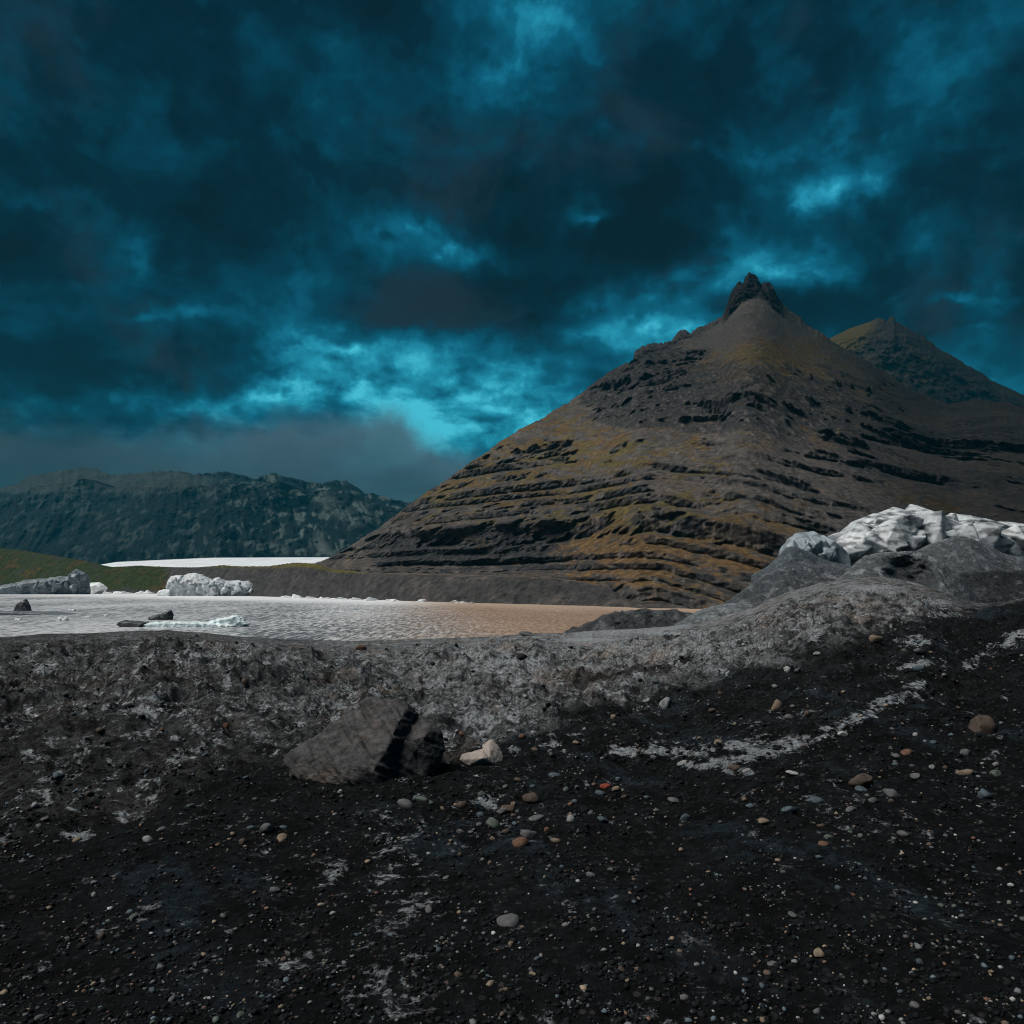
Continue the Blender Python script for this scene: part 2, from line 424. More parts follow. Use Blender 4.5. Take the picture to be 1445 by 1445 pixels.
    D = D - sc * fade * (cliff * (2.2 * ridged(X / 7, D / 14, Zg / 13, 4) + 1.0 * ridged(X / 2.2, D / 5, Zg / 9, 3) + .7 * pn(X / 1.2, Zg / 1.2, D / 2)) +
                         1.7 * fbm(X / 26, D / 26, Zg / 26, 4) + cragm * 3.4 * ridged(X / 11, D / 16, Zg / 11, 6, .6) + 1.3 * (1 - smask) * ridged((X - .8 * Zg) / 22, D / 60, Zg / 55, 5) + (.35 + .75 * smask) * (1 - cliff) * fbm(X / 3.0, D / 3.0, Zg / 3, 4))
    Z = Zg + sc * fade * (.35 + .4 * cliff) * fbm(X / 2.4, D / 2.4, Zg / 1.6, 3)
    onk = ss(PX, 1012, 1030) * (1 - ss(PX, 1096, 1116)) * np.ones_like(t); Z = Z + zc * lerp(ss(t, .88, .99) ** 1.5, ss(t, .87, .965), onk)
    D = D - tower * 9 * ridged(X / 9, Z / 8, 4.4, 5)
    X = (PX - CX) / F * D
    nz = normals(X, D, Z)[..., 2]
    PY = HY - (Z - CAMZ) / D * F
    # colour of the ground itself: scree, bare rock, moss and dry grass
    f1 = fbm(X / 30, D / 30, Z / 22, 5); f2 = fbm(X / 7, D / 7, Z / 5, 5); f3 = fbm(X / 1.8, D / 1.8, Z / 1.6, 3)
    scree = np.array([.088, .081, .077]) * (1 + .30 * f1 + .45 * f2 + .55 * f3)[..., None]
    run = fbm(X / 4.5 + .15 * Z, D / 40, Z / 26, 5)                     # stone runs down the fall line
    scree = scree * (1 + .75 * run)[..., None]
    scree = mixc(scree, [.034, .035, .037], ss(fbm(X / 16, D / 22, Z / 7 + 9, 5) + .5 * f2, .12, .34) * .6)
    scree = mixc(scree, np.array([.105, .098, .094]) * (1 + .4 * f3)[..., None], gul * .7)
    warm = ss(f1 + .4 * f2, -.05, .35)
    scree = mixc(scree, np.array([.118, .092, .068]) * (1 + .4 * f3)[..., None], warm * .3)
    rock = np.array([.036, .037, .041]) * (1 + .5 * f2 + .7 * f3)[..., None]
    streak = ss(fbm(X / 1.3, D / 4, Z / 9, 4) + .25 * f2, .06, .34)
    rock = mixc(rock, np.array([.155, .137, .128]) * (1 + .4 * f3)[..., None], streak * .7 * (1 - .75 * big))
    teal = ss(fbm(X / 5, D / 9, Z / 9 + 40, 4), .1, .4)
    rock = mixc(rock, [.030, .044, .050], teal * .6)
    rockm = np.clip(np.maximum(np.maximum(ss(-nz, -.60, -.36), cliff * .9), ss(cragm + .5 * f2 + .25 * f3, .35, .75) * .85), 0, 1)
    c = mixc(scree, rock, rockm)
    gp = (.55 * gauss(PX, PY, 880, 640, 190, 36) + .40 * gauss(PX, PY, 640, 690, 130, 60) + .55 * gauss(PX, PY, 1110, 500, 90, 40) + .6 * gauss(PX, PY, 940, 800, 170, 50)
          + .35 * gauss(PX, PY, 1000, 520, 120, 25) + .4 * gauss(PX, PY, 860, 720, 120, 60) + .3 * gauss(PX, PY, 1200, 560, 130, 60) + .35 * gauss(PX, PY, 1060, 730, 120, 40)
          + .4 * gauss(PX, PY, 1320, 715, 60, 16) + .3 * gauss(PX, PY, 780, 600, 60, 40))
    gn = fbm(X / 11, D / 16, Z / 5 + 3, 5) + .5 * fbm(X / 3, D / 3, Z / 2, 4)
    gm = ss(gn + .35 * f3 + gp * 1.15 - .32 + .4 * run - .25 * gul, .0, .26) * (1 - .85 * rockm)
    tipe = ss(fbm(X / 18, D / 18, 5.5, 3), -.15, .25)
    gcol = np.array([.125, .080, .030]) * np.ones(Z.shape + (1,))
    gcol = mixc(gcol, [.110, .088, .028], tipe)
    orange = ss(PY, 740, 800)
    gcol = mixc(gcol, [.185, .110, .050], orange * .7)
    gcol = gcol * (1 + .35 * f2 + .55 * f3)[..., None]
    c = mixc(c, gcol, gm * .88)
    pale = ss(fbm(X / 1.0, D / 1.0, Z / 1.0, 2), .36, .46) * (1 - rockm)        # loose blocks in the scree
    c = mixc(c, [.25, .22, .20], pale * .7)
    fan = np.clip(gauss(PX, PY, 1010, 480, 38, 12) + gauss(PX, PY, 1080, 462, 60, 16) + gauss(PX, PY, 1120, 640, 90, 16), 0, 1)
    c = mixc(c, np.array([.088, .080, .078]) * (1 + .35 * f3)[..., None], fan * .85)
    dark = np.clip(ss(PX - .25 * (PY - 600), 1090, 1330) * .82 + tower * .72 + .42 * ss(-PY, -640, -480), 0, .96)    # vignette-like darkening painted on right flank and upper slopes; tower is dark rock
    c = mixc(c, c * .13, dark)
    c = mixc(c, np.array([.016, .015, .015]) * (1 + .6 * f2 + .7 * f3)[..., None], tower * .9)
    c = c * np.array([.98, .96, .93])
    # back side
    back = []
    for k, (dd, dzf) in enumerate([(6, .985), (40, .86), (140, .5), (300, -.02)]):
        back.append((np.minimum(D[-1] + dd, D[-1] + dd), zr * 0 + Z[-1] * dzf - (3 if k == 3 else 0)))
    Dn = np.vstack([D] + [b[0][None] for b in back]); Zn = np.vstack([Z] + [b[1][None] for b in back])
    cn = np.concatenate([c] + [c[-1:]] * 4)
    Xn = (np.vstack([PX, np.repeat(px[None], 4, 0)]) - CX) / F * Dn
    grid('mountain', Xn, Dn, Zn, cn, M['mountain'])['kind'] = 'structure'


build_mountain()


# ------------------------------------------------------------------ ridges: a slope from a foot up to a crest, rounded over to a back slope
def ridge_sheet(px, crest_py, Dc, Df, zf, rows, back, backz, shape=1.0, curve=None, jag=None, jp=7):
    """returns PX, D, Z, T for a sheet whose crest stands at Dc and whose foot stands at Df, height zf"""
    zc = CAMZ + (HY - crest_py) / F * Dc
    t = np.linspace(0, 1, rows)[:, None]
    z = zf + (zc - zf) * (t ** shape if curve is None else curve(t))
    D = Df + (Dc - Df) * t
    tb = np.linspace(0, 1, 14)[1:, None]
    zb = zc + (backz - zc) * (tb * tb * (3 - 2 * tb) * .5 + tb * tb * .5)
    Db = Dc + back * tb
    D = np.vstack([D, Db]); Z = np.vstack([z, zb]); T = np.vstack([t + 0 * z, 1 + tb + 0 * zb])
    if jag is not None: Z = Z - jag / F * Dc * np.where(T < 1, np.clip(T, 0, 1) ** jp, np.clip(2 - T, 0, 1))
    return np.broadcast_to(px, D.shape), D, Z, T


def build_hill():
    px = np.linspace(1120, 1700, 420)
    RID = [(1120, 505), (1160, 483), (1172, 477), (1200, 463), (1225, 455), (1240, 450), (1246, 451), (1251, 456), (1255, 448), (1261, 447), (1264, 455), (1272, 459), (1283, 465), (1300, 474), (1325, 493),
           (1345, 503), (1365, 517), (1385, 527), (1400, 538), (1421, 547), (1460, 566), (1700, 660)]
    py = itp(px, RID); k_ = np.exp(-(np.arange(-14, 15) / 7.) ** 2); pf = py; py = np.convolve(np.pad(py, 14, 'edge'), k_ / k_.sum(), 'valid'); jag = pf - py - (3.2 * np.abs(pn(px / 4., 3, 0)) + 4.0 * np.abs(pn(px / 11., 5, 0))) * ss(px, 1225, 1245)
    PX, D, Z, T = ridge_sheet(px, py, itp(px, [(1120, 900), (1260, 860), (1421, 800), (1700, 740)]), 640 + 0 * px, 60.0, 300, 300, -3, jag=jag, jp=26)
    X = (PX - CX) / F * D
    f = np.minimum(1, np.abs(1 - T) * 6)
    D = D - f * (22 * ridged(X / 60, D / 90, Z / 60, 6, .58) + 9 * fbm(X / 12, D / 12, Z / 9, 5))
    Z = Z + f * 4.0 * fbm(X / 6, D / 6, Z / 5, 3)
    X = (PX - CX) / F * D
    f1 = fbm(X / 40, D / 40, Z / 30, 4); f2 = fbm(X / 8, D / 8, Z / 6, 4)
    c = np.array([.040, .038, .038]) * (1 + .4 * f1 + .7 * f2)[..., None]
    g = ss(f1 + .6 * f2, .05, .3) * .6
    c = mixc(c, [.085, .062, .022], g)
    PY = HY - (Z - CAMZ) / D * F
    lawn = (1 - ss(PX + .5 * (PY - 460) + 10 * f2, 1215, 1245)) * ss(T, .80, .86)
    c = mixc(c, [.115, .090, .030], lawn)
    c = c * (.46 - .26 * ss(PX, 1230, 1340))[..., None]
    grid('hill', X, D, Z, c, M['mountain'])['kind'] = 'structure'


build_hill()


def build_range():
    px = np.linspace(-420, 900, 900)
    RID = [(-420, 700), (-200, 690), (0, 691), (23, 684), (40, 673), (75, 667), (100, 664), (118, 660), (135, 662), (150, 669), (162, 672), (180, 669), (205, 668), (240, 666), (262, 667), (275, 671), (290, 670),
           (310, 667), (325, 667), (342, 672), (358, 677), (372, 673), (388, 668), (402, 675), (420, 679), (440, 683), (455, 684), (475, 679), (490, 681), (505, 689), (515, 698), (525, 697),
           (540, 703), (560, 707), (580, 713), (700, 735), (900, 760)]
    py = itp(px, RID); jag = -(3.0 * np.abs(pn(px / 4.5, 3, 0)) + 4.0 * np.abs(pn(px / 13., 5, 0)))
    Dc = itp(px, [(-420, 1650), (120, 1680), (300, 1620), (480, 1560), (900, 1500)])
    PX, D, Z, T = ridge_sheet(px, py, Dc, 1130 + 0 * px, 22.0, 380, 120, -3, curve=lambda t: np.interp(t, [0, .45, .58, .9, 1], [0, .52, .72, .82, 1]), jag=jag, jp=14)
    X = (PX - CX) / F * D
    f = np.minimum(1, np.abs(1 - T) * 5) * ss(T, 0, .1)
    skew = X + .75 * Z
    rough = itp(PX, [(-420, .6), (200, .8), (330, 1.3), (900, 1.3)])
    rd = ridged(skew / 120, Z / 260, 3.3, 6, .55)
    D = D - f * rough * (58 * rd + 30 * fbm(X / 60, Z / 40, 5.5, 5))
    Z = Z + f * rough * (9 * ridged(skew / 45, Z / 120, 2.2, 5) + 3 * fbm(X / 14, Z / 9, 7.7, 4))
    X = (PX - CX) / F * D
    PY = HY - (Z - CAMZ) / D * F
    f1 = fbm(X / 90, D / 160, Z / 50, 5); f2 = fbm(X / 20, D / 90, Z / 14, 5); f3 = fbm((X + .75 * Z) / 7, D / 90, (Z - .4 * X) / 30, 4)
    c = np.array([.011, .019, .020]) * (1 + .6 * f1 + .8 * f2 + .5 * f3)[..., None]
    tan = ss(.5 * f1 + f2 + .8 * f3, .10, .36) * (.35 + .5 * ss(PX, 250, 420))
    c = mixc(c, [.26, .235, .19], tan * .8)
    plat = (1 - ss(PY + 3 * f2, 686, 695)) * (1 - ss(PX, 250, 330))
    c = mixc(c, np.array([.10, .085, .068]) * (1 + .5 * f2)[..., None], plat * .8)
    line = np.exp(-((PY - 693 + 2 * f1) / 2.2) ** 2) * (1 - ss(PX, 240, 290))
    c = mixc(c, [.17, .15, .13], line * .35)
    for (a, b, wd) in ([(450, 700), (500, 735), 9], [(455, 775), (452, 752), 5], [(470, 790), (445, 765), 9], [(385, 772), (400, 778), 7], [(510, 720), (530, 735), 7]):
        dd = polyd(PX + 5 * f2, PY + 4 * f2, [a, b]); c = mixc(c, [.21, .19, .16], np.exp(-(dd / wd) ** 2) * .75)
    c = c * np.array([.36, .50, .56])  # teal of distance haze tinted into the rock colour
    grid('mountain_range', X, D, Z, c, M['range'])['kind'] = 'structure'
    # glacier tongue in front of it
    px = np.linspace(60, 620, 260)
    top = itp(px, [(60, 800), (140, 797), (165, 793), (230, 790), (300, 787), (420, 786.5), (620, 786)])
    PX, D, Z, T = ridge_sheet(px, top, 1080 + 0 * px, 420 + 0 * px, 4.0, 90, 60, -3)
    X = (PX - CX) / F * D
    f = np.minimum(1, np.abs(1 - T) * 4)
    Z = Z + f * 2.2 * fbm(X / 30, D / 70, 1.1, 4)
    g = fbm(X / 10, D / 90, 2.0, 4)
    c = np.array([.72, .75, .78]) * (1 + .22 * g)[..., None]
    grid('glacier', X, D, Z, c, M['glacier'])['kind'] = 'structure'


build_range()


def build_shore():
    px = np.concatenate([np.linspace(-420, 0, 90), np.linspace(1, 930, 800)])
    CR = [(-420, 745), (-100, 764), (0, 773), (23, 776), (60, 781), (100, 788), (125, 792), (143, 797), (158, 800), (172, 799.5), (195, 798), (235, 800), (252, 800.5), (280, 800.5), (315, 797.5), (335, 799), (355, 799),
          (380, 799), (400, 796), (415, 794), (440, 795), (470, 803), (520, 808), (600, 809.5), (700, 812), (780, 815), (850, 826), (900, 842), (930, 852)]
    py = itp(px, CR)
    Ds = 5 * F / (itp(px, SHORE) - HY)
    Dc = Ds + itp(px, [(-420, 90), (0, 80), (140, 60), (250, 36), (440, 18), (560, 16), (930, 12)])
    PX, D, Z, T = ridge_sheet(px, py, Dc, Ds - 5, -1.2, 90, 1, -3, curve=lambda t: np.interp(t, [0, .28, .8, 1], [0, .16, .86, 1]))
    # bench behind the bank instead of a back slope
    tb = np.linspace(0, 1, 14)[1:]; zc = CAMZ + (HY - py) / F * Dc
    D[90:] = Dc + tb[:, None] * 70; Z[90:] = zc - tb[:, None] * itp(px, [(-420, 12), (240, 9), (400, 3), (450, .6), (930, .6)])
    X = (PX - CX) / F * D
    f = np.minimum(1, np.abs(1 - T) * 8) * ss(T, 0, .15) * (T < 1)
    D = D - f * (2.2 * ridged(X / 9, Z / 14, 3.3, 4) + .9 * fbm(X / 2, D / 2, Z / 2, 4))
    Z = Z + (T > .1) * .35 * fbm(X / 2.5, D / 2.5, 2, 3)
    X = (PX - CX) / F * D
    f1 = fbm(X / 14, D / 14, Z / 8, 4); f2 = fbm(X / 3, D / 3, Z / 2, 4); f3 = fbm(X / 1., D / 1., Z / .8, 3)
    c = np.array([.058, .055, .054]) * (1 + .45 * f1 + .5 * f2 + .6 * f3)[..., None]
    c = mixc(c, [.125, .105, .092], ss(f1 + f2, .1, .5) * ss(PX, 480, 640) * .8)
    PY = HY - (Z - CAMZ) / D * F
    gr = (1 - ss(PX + 12 * f2, 228, 246)) * ss(T, .24, .34) * ss(f1 + .5 * f2 + .42, 0, .25)
    gcol = mixc(np.array([.030, .050, .010]) * np.ones(Z.shape + (1,)), [.090, .055, .018], ss(f1 + .6 * f2, .05, .4) * .8)
    gcol = gcol * (.8 * (1 + .8 * f3 + .7 * f2))[..., None]
    c = mixc(c, gcol, gr)
    mo = np.clip(gauss(PX, PY, 440, 798, 40, 6) + .7 * gauss(PX, PY, 350, 799, 60, 3) + gauss(PX, PY, 500, 806, 50, 3), 0, 1) * ss(T, .75, .9)
    c = mixc(c, np.array([.125, .110, .020]) * (1 + .5 * f3)[..., None], mo * .9)
    benchc = np.exp(-((T - 1.0) / .05) ** 2) * ss(PX, 450, 560)
    c = mixc(c, [.17, .13, .10], benchc * .6)
    c = c * .72
    grid('lakeshore', X, D, Z, c, M['shore'])['kind'] = 'structure'


build_shore()


# ------------------------------------------------------------------ dirty glacier ice in front: one sheet round the camera
VEINS = [([(1010, 1076), (1085, 1062), (1150, 1040), (1215, 1010), (1262, 988), (1300, 968)], 9), ([(1365, 938), (1398, 918), (1445, 895)], 8), ([(865, 1062), (920, 1056), (985, 1062), (1040, 1052), (1075, 1044)], 8),
         ([(1270, 945), (1330, 930)], 5), ([(960, 1078), (1060, 1090)], 5)]
PATCH = [(474, 995, 12, 5), (985, 1063, 22, 5), (732, 960, 12, 8), (655, 1018, 10, 4), (152, 1047, 9, 3), (38, 1060, 14, 6), (182, 1040, 12, 4), (205, 1003, 20, 6), (245, 1040, 14, 4), (240, 1073, 16, 3), (66, 1120, 9, 9),
         (170, 1150, 16, 10), (1148, 900, 12, 9), (900, 950, 12, 5), (750, 935, 16, 7), (700, 932, 22, 8), (830, 903, 60, 5), (930, 893, 60, 3), (668, 1036, 8, 6), (880, 965, 9, 5), (640, 950, 9, 5), (320, 968, 10, 6),
         (1020, 948, 12, 5), (725, 1058, 12, 5), (110, 1180, 30, 8), (60, 945, 24, 10), (210, 985, 30, 8), (270, 925, 40, 6), (1330, 868, 26, 5), (1290, 905, 30, 8), (1310, 850, 40, 5), (1230, 830, 50, 6), (310, 925, 20, 5)]


def build_ground():
    px = np.concatenate([np.linspace(-1400, -30, 110), np.linspace(-28, 1473, 1290), np.linspace(1475, 2900, 110)])
    CR = [(-1400, 930), (-300, 915), (0, 903), (23, 902), (60, 897), (120, 897), (180, 893), (230, 892), (290, 896), (330, 901), (400, 906), (500, 909), (600, 906), (700, 902), (745, 897), (800, 897), (830, 894),
          (900, 891), (950, 888), (985, 882), (1050, 864), (1110, 836), (1150, 825), (1175, 819), (1219, 815), (1262, 819), (1295, 825), (1328, 837), (1360, 851), (1374, 855), (1395, 857), (1421, 850), (1480, 842), (1700, 850), (2900, 900)]
    Dc = itp(px, [(-1400, 30), (0, 30), (300, 34), (560, 36), (800, 38), (985, 36), (1100, 34), (1250, 33), (1374, 27), (1445, 24), (2900, 24)])
    k_ = np.exp(-(np.arange(-20, 21) / 8.) ** 2); k_ /= k_.sum()
    pyc = np.where((px > -28) & (px < 1474), np.convolve(np.pad(itp(px, CR), 20, 'edge'), k_, 'valid'), itp(px, CR))
    jagc = -1.3 * np.abs(pn(px / 6., 1.5, 0)) - 1.6 * pn(px / 24., 3.5, 0)
    tc = (HY - pyc) / F
    zc = CAMZ + tc * Dc
    NR = 680
    # rows even in picture height between the feet and the crest; base profile z(D)
    t = np.linspace(0, 1, NR)[:, None]
    py_near = 1560.0
    def prof(D):
        s = np.clip((D - 3.0) / (Dc - 3.0), 0, 1)
        rise = s ** itp(px, [(0, .9), (900, .9), (1100, 1.25), (1300, 1.15)])
        return 3.32 + (zc - 3.32) * rise
    ang = (HY - (py_near + (pyc - py_near) * t)) / F
    lo = np.full(ang.shape, 1.0); hi = np.broadcast_to(Dc, ang.shape).copy()
    for _ in range(40):                                   # march every row to the profile
        mid = .5 * (lo + hi); below = CAMZ + ang * mid > prof(mid)
        lo = np.where(below, mid, lo); hi = np.where(below, hi, mid)
    D = .5 * (lo + hi); D[-1] = Dc
    Z = prof(D)
    # under the camera and behind it, then the far side running down into the lake
    pre = np.linspace(-6, 1, 9)[:, None] * np.ones_like(px)
    tb = np.linspace(0, 1, 26)[1:, None]
    Db = Dc + tb * itp(px, [(0, 34), (900, 40), (1100, 70), (2900, 90)])
    zend = itp(px, [(-1400, -2.5), (780, -2.5), (860, -1.5), (1000, -1.5), (1150, .5), (2900, 1)])
    Zb = zc + (zend - zc) * (tb * tb * (3 - 2 * tb))
    X = (px - CX) / F * D
    fade = (1 - .80 * ss(t, .9, 1.0)) * np.ones_like(D)
    sc = np.clip(D / 9, .45, 2.2)
    big = fbm(X / 3.2, D / 3.2, 1.2, 4); med = ridged(X / .9, D / .9, 2.2, 4); fin = fbm(X / .16, D / .16, 3.2, 4)
    PX = np.broadcast_to(px, D.shape); PY = HY - (Z - CAMZ) / D * F
    # black gravel apron against grey ice: the line where the debris ends
    edge = itp(px, [(-1400, 1250), (0, 1200), (150, 1150), (380, 1085), (640, 1090), (760, 1035), (820, 1015), (900, 1000), (1000, 982), (1100, 945), (1200, 925), (1260, 905), (1330, 880), (1380, 862), (1445, 845), (2900, 850)])
    n0 = fbm(X / 1.1, D / 1.1, 8.2, 5)
    grav = ss(PY - edge + 34 * n0, -12, 14)
    rough = 1 - .38 * grav
    sp = np.abs(np.gradient(D, axis=0))                   # row spacing: waves shorter than a few rows are left out
    def keep(lam): return ss(lam / (sp + 1e-6), 1.6, 4.0)
    dz = fade * (.38 * sc * big + .30 * keep(5.) * ridged(X / 5, D / 5, 9.1, 3) * ss(D, 8, 16) + .20 * sc * rough * keep(.9) * med + .17 * rough * keep(2.) * ridged(X / 2.2, D / 2.2, 5.2, 3) * ss(D, 6, 12)
                 + .020 * sc * keep(.16) * fin + .010 * sc * keep(.06) * pn(X / .06, D / .06, 4.0) + .24 * sc * rough * keep(.35) * (.6 * ridged(X / .42, D / .42, 14.2, 3) - .25))
    for (hx, hy, sx, sy, dep) in ((150, 952, 46, 17, .5), (165, 1010, 40, 10, .3), (255, 1012, 24, 8, .3), (190, 1140, 40, 25, .16), (930, 1085, 70, 10, .10), (1310, 985, 60, 14, .18), (900, 1160, 90, 30, .08), (300, 1150, 40, 20, .12)):
        dz = dz - gauss(PX, PY, hx, hy, sx, sy) * dep
    for pts, wd in VEINS:
        dz = dz + .05 * np.exp(-(polyd(PX, PY, pts) / (wd * 1.5)) ** 2) * np.clip(D / 7, .5, 2)
    Z = Z + dz - jagc / F * Dc * t ** 12
    PY = HY - (Z - CAMZ) / D * F
    kf2, kf3 = keep(.5), keep(.12)
    # colour: wet black grit, grey silt over ice, bare ice
    f1 = fbm(X / 2.2, D / 2.2, 1.0, 4); f2 = fbm(X / .5, D / .5, 2.0, 4) * kf2; f3 = fbm(X / .12, D / .12, 3.0, 3) * kf3
    f4 = fbm((X + .25 * D) / .30, (D - .4 * X) / 1.0, 6.0, 4)
    grey = itp(px, [(-1400, .032), (0, .040), (300, .058), (520, .092), (700, .125), (900, .130), (1050, .118), (1250, .120), (1374, .06), (2900, .03)]) * (.55 + .75 * ss(-PY, -1085, -915))
    c = (np.array([.97, 1.0, 1.03]) * (1.15 * grey * (1 + .5 * f1 + .8 * f2 + .8 * f3))[..., None])
    browny = ss(fbm(X / 1.6, D / 1.6, 12.0, 4), 0.0, .4)
    c = mixc(c, c * np.array([1.12, .95, .84]), browny)
    icem = np.clip(.55 + 1.1 * (f4 + .4 * f2 + .4 * f1), 0, 1) * itp(px, [(0, .58), (300, .64), (500, .72), (800, .74), (1000, .62), (1300, .62)]) * (1 - .62 * grav * (1 - .6 * ss(fbm(X / 1.5, D / 2.5, 41.0, 4), .0, .3)))
    darkp = ss(fbm(X / .8, D / 1.2, 22.0, 4), .12, .36) * (1 - grav)
    c = mixc(c, [.013, .0145, .016], darkp * .8)
    g = np.array([.0026, .0037, .0044]) * (1 + .5 * f2 + 1.0 * f3)[..., None]
    sheen = ss(fbm((X + .5 * D) / .7, (D - .5 * X) / 2.2, 31.0, 5), .02, .34)[..., None]
    g = g * (1 + sheen * np.array([2.6, 3.6, 4.2]))
    c = mixc(c, g, grav * .96)
    white = np.zeros_like(D)
    for (x0, y0, sx, sy) in PATCH:
        white = np.maximum(white, gauss(PX + 9 * f2, PY + 6 * f2, x0, y0, sx, sy))
    for pts, wd in VEINS:
        wv = np.exp(-(polyd(PX + 10 * f2, PY + 8 * f2, pts) / (wd * 1.35)) ** 2) * (.55 + .45 * ss(f2 + .8 * f3, -.35, .3))
        white = np.maximum(white, wv * .95)
    white = np.maximum(white * 1.05, icem)
    crestc = np.exp(-((1 - t) / .02) ** 2) * ss(PX, 760, 830) * (1 - ss(PX, 960, 1010))
    white = np.maximum(white, crestc * .8)
    # assemble
    Dall = np.vstack([pre, D, Db]); Zall = np.vstack([np.full(pre.shape, 3.32), Z, Zb])
    Xall = (px - CX) / F * np.vstack([np.full(pre.shape, 1.0) * 2.6, D, Db]); 
    cb = np.repeat(c[-1:], len(tb), 0) * .7
    call = np.concatenate([np.repeat(c[:1], len(pre), 0), c, cb])
    go = grid('glacier_moraine', Xall, Dall, Zall, call, M['dirt_ice']); go['kind'] = 'structure'
    wall = np.vstack([np.zeros(pre.shape), white, np.repeat(white[-1:], len(tb), 0)])
    at = go.data.attributes.new('Ice', 'FLOAT', 'POINT'); at.data.foreach_set('value', wall.astype(np.float32).ravel())
    return px, PY, D, Z


GPX, GPY, GD, GZ = build_ground()


def on_ground(px, py):
    j = int(np.argmin(np.abs(GPX - px)))
    col = GPY[:, j]
    i = int(np.argmax(col <= py))
    return ((px - CX) / F * GD[i, j], GD[i, j], GZ[i, j])


# ------------------------------------------------------------------ lumps of ice and rock: hulls fused by remeshing, then weathered
def hull(bm, pts):
    vs = [bm.verts.new(p) for p in pts]
    bmesh.ops.convex_hull(bm, input=vs)
    for v in [v for v in bm.verts if not v.link_faces]: bm.verts.remove(v)


def fuse(name, hulls, voxel, mat, disp, colour, smooth_it=2, shade=True):
    tmp = []
    me = bpy.data.meshes.new('tmp'); bm = bmesh.new()
    for pts in hulls:
        b2 = bmesh.new(); hull(b2, pts); bmesh.ops.recalc_face_normals(b2, faces=b2.faces)
        m2 = bpy.data.meshes.new('t2'); b2.to_mesh(m2); b2.free(); bm.from_mesh(m2); bpy.data.meshes.remove(m2)
    bm.to_mesh(me); bm.free()
    ob = bpy.data.objects.new('tmp', me); COL.objects.link(ob)
    r = ob.modifiers.new('r', 'REMESH'); r.mode = 'VOXEL'; r.voxel_size = voxel
    if smooth_it and not name.startswith('iceberg') and name not in ('ice_cliff', 'ice_block'):
        s = ob.modifiers.new('s', 'SMOOTH'); s.iterations = smooth_it; s.factor = .5
    dg = bpy.context.evaluated_depsgraph_get(); ev = ob.evaluated_get(dg)
    out = bpy.data.meshes.new_from_object(ev)
    bpy.data.objects.remove(ob); bpy.data.meshes.remove(me)
    nv = len(out.vertices)
    V = np.zeros(nv * 3); out.vertices.foreach_get('co', V); V = V.reshape(-1, 3)
    N = np.zeros(nv * 3); out.vertex_normals.foreach_get('vector', N); N = N.reshape(-1, 3)
    V = V + N * disp(V, N)[:, None]
    out.vertices.foreach_set('co', V.ravel()); out.update()
    out.vertex_normals.foreach_get('vector', N.ravel())
    N2 = np.zeros(nv * 3); out.vertex_normals.foreach_get('vector', N2); N2 = N2.reshape(-1, 3)
    out.polygons.foreach_set('use_smooth', np.full(len(out.polygons), shade))
    set_col(out, colour(V, N2)); out.materials.append(mat); out.name = name
    o = bpy.data.objects.new(name, out); COL.objects.link(o)
    # origin at the base centre
    c = np.array([V[:, 0].mean(), V[:, 1].mean(), V[:, 2].min()])
    out.transform(__import__('mathutils').Matrix.Translation(-c)); o.location = c
    return o


def lobe(outline, D, depth, shrink=.72):
    bx = sum(p[0] for p in outline) / len(outline); by = max(p[1] for p in outline)
    pts = []
    for (x, y) in outline:
        pts.append(P(x, y, D))
        for s in (-1, 1):
            q = P(bx + (x - bx) * shrink, by + (y - by) * shrink, D)
            pts.append((q[0], q[1] + s * depth / 2, q[2]))
    return pts


def ice_disp(a, s, seed):
    def f(V, N):
        x, y, z = V.T
        return a * (.9 * ridged(x / s + seed, y / s, z / s, 3, .4) - .4 + .5 * fbm(x / (s * .5), y / (s * .5) + seed, z / (s * .5), 3, .4) + .10 * fbm(x / (s * .1), y / (s * .1) + seed, z / (s * .1), 2))
    return f


def ice_col(base, dirt, amt, s, seed, top=(.80, .82, .84), blue=(.30, .42, .48)):
    def f(V, N):
        x, y, z = V.T
        n1 = fbm(x / s + seed, y / s, z / s, 5); n2 = fbm(x / (s * .22), y / (s * .22) + seed, z / (s * .5), 4)
        c = np.asarray(base) * (1 + .25 * n2)[:, None]
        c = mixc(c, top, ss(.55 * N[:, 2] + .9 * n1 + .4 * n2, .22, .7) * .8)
        c = mixc(c, blue, ss(n1 + .3 * n2, .10, .42) * .55)
        d = ss(fbm((x + .4 * z) / (s * .5) + seed * 3, y / s, z / (s * .25), 5), .22 - amt, .5 - amt * .7)
        return mixc(c, dirt, d * .85)
    return f


def berg(name, lobes, voxel, disp, colour, label, cat, group=None, mat='ice'):
    return tag(fuse(name, lobes, voxel, M[mat], disp, colour), label, cat, group)


def shards(crest, n_, D, spread, seed, r0, r1, base):
    """angular blocks packed under a crest line"""
    q = np.random.default_rng(seed); out = []
    for _ in range(n_):
        x = q.uniform(crest[0][0], crest[-1][0]); top = np.interp(x, [p[0] for p in crest], [p[1] for p in crest])
        rad = q.uniform(r0, r1); y = q.uniform(top + rad * .7, max(base, top + rad))
        Dd = D + q.uniform(-spread, spread * .5) - (y - top) * .10
        c = P(x, y, Dd); k_ = Dd / F; pts = []
        for _ in range(11):
            v = q.normal(size=3); v /= np.linalg.norm(v); v *= rad * k_ * q.uniform(.75, 1.1)
            pts.append((c[0] + v[0], c[1] + v[1] * 1.3, c[2] + v[2] * 1.05))
        out.append(pts)
    return out


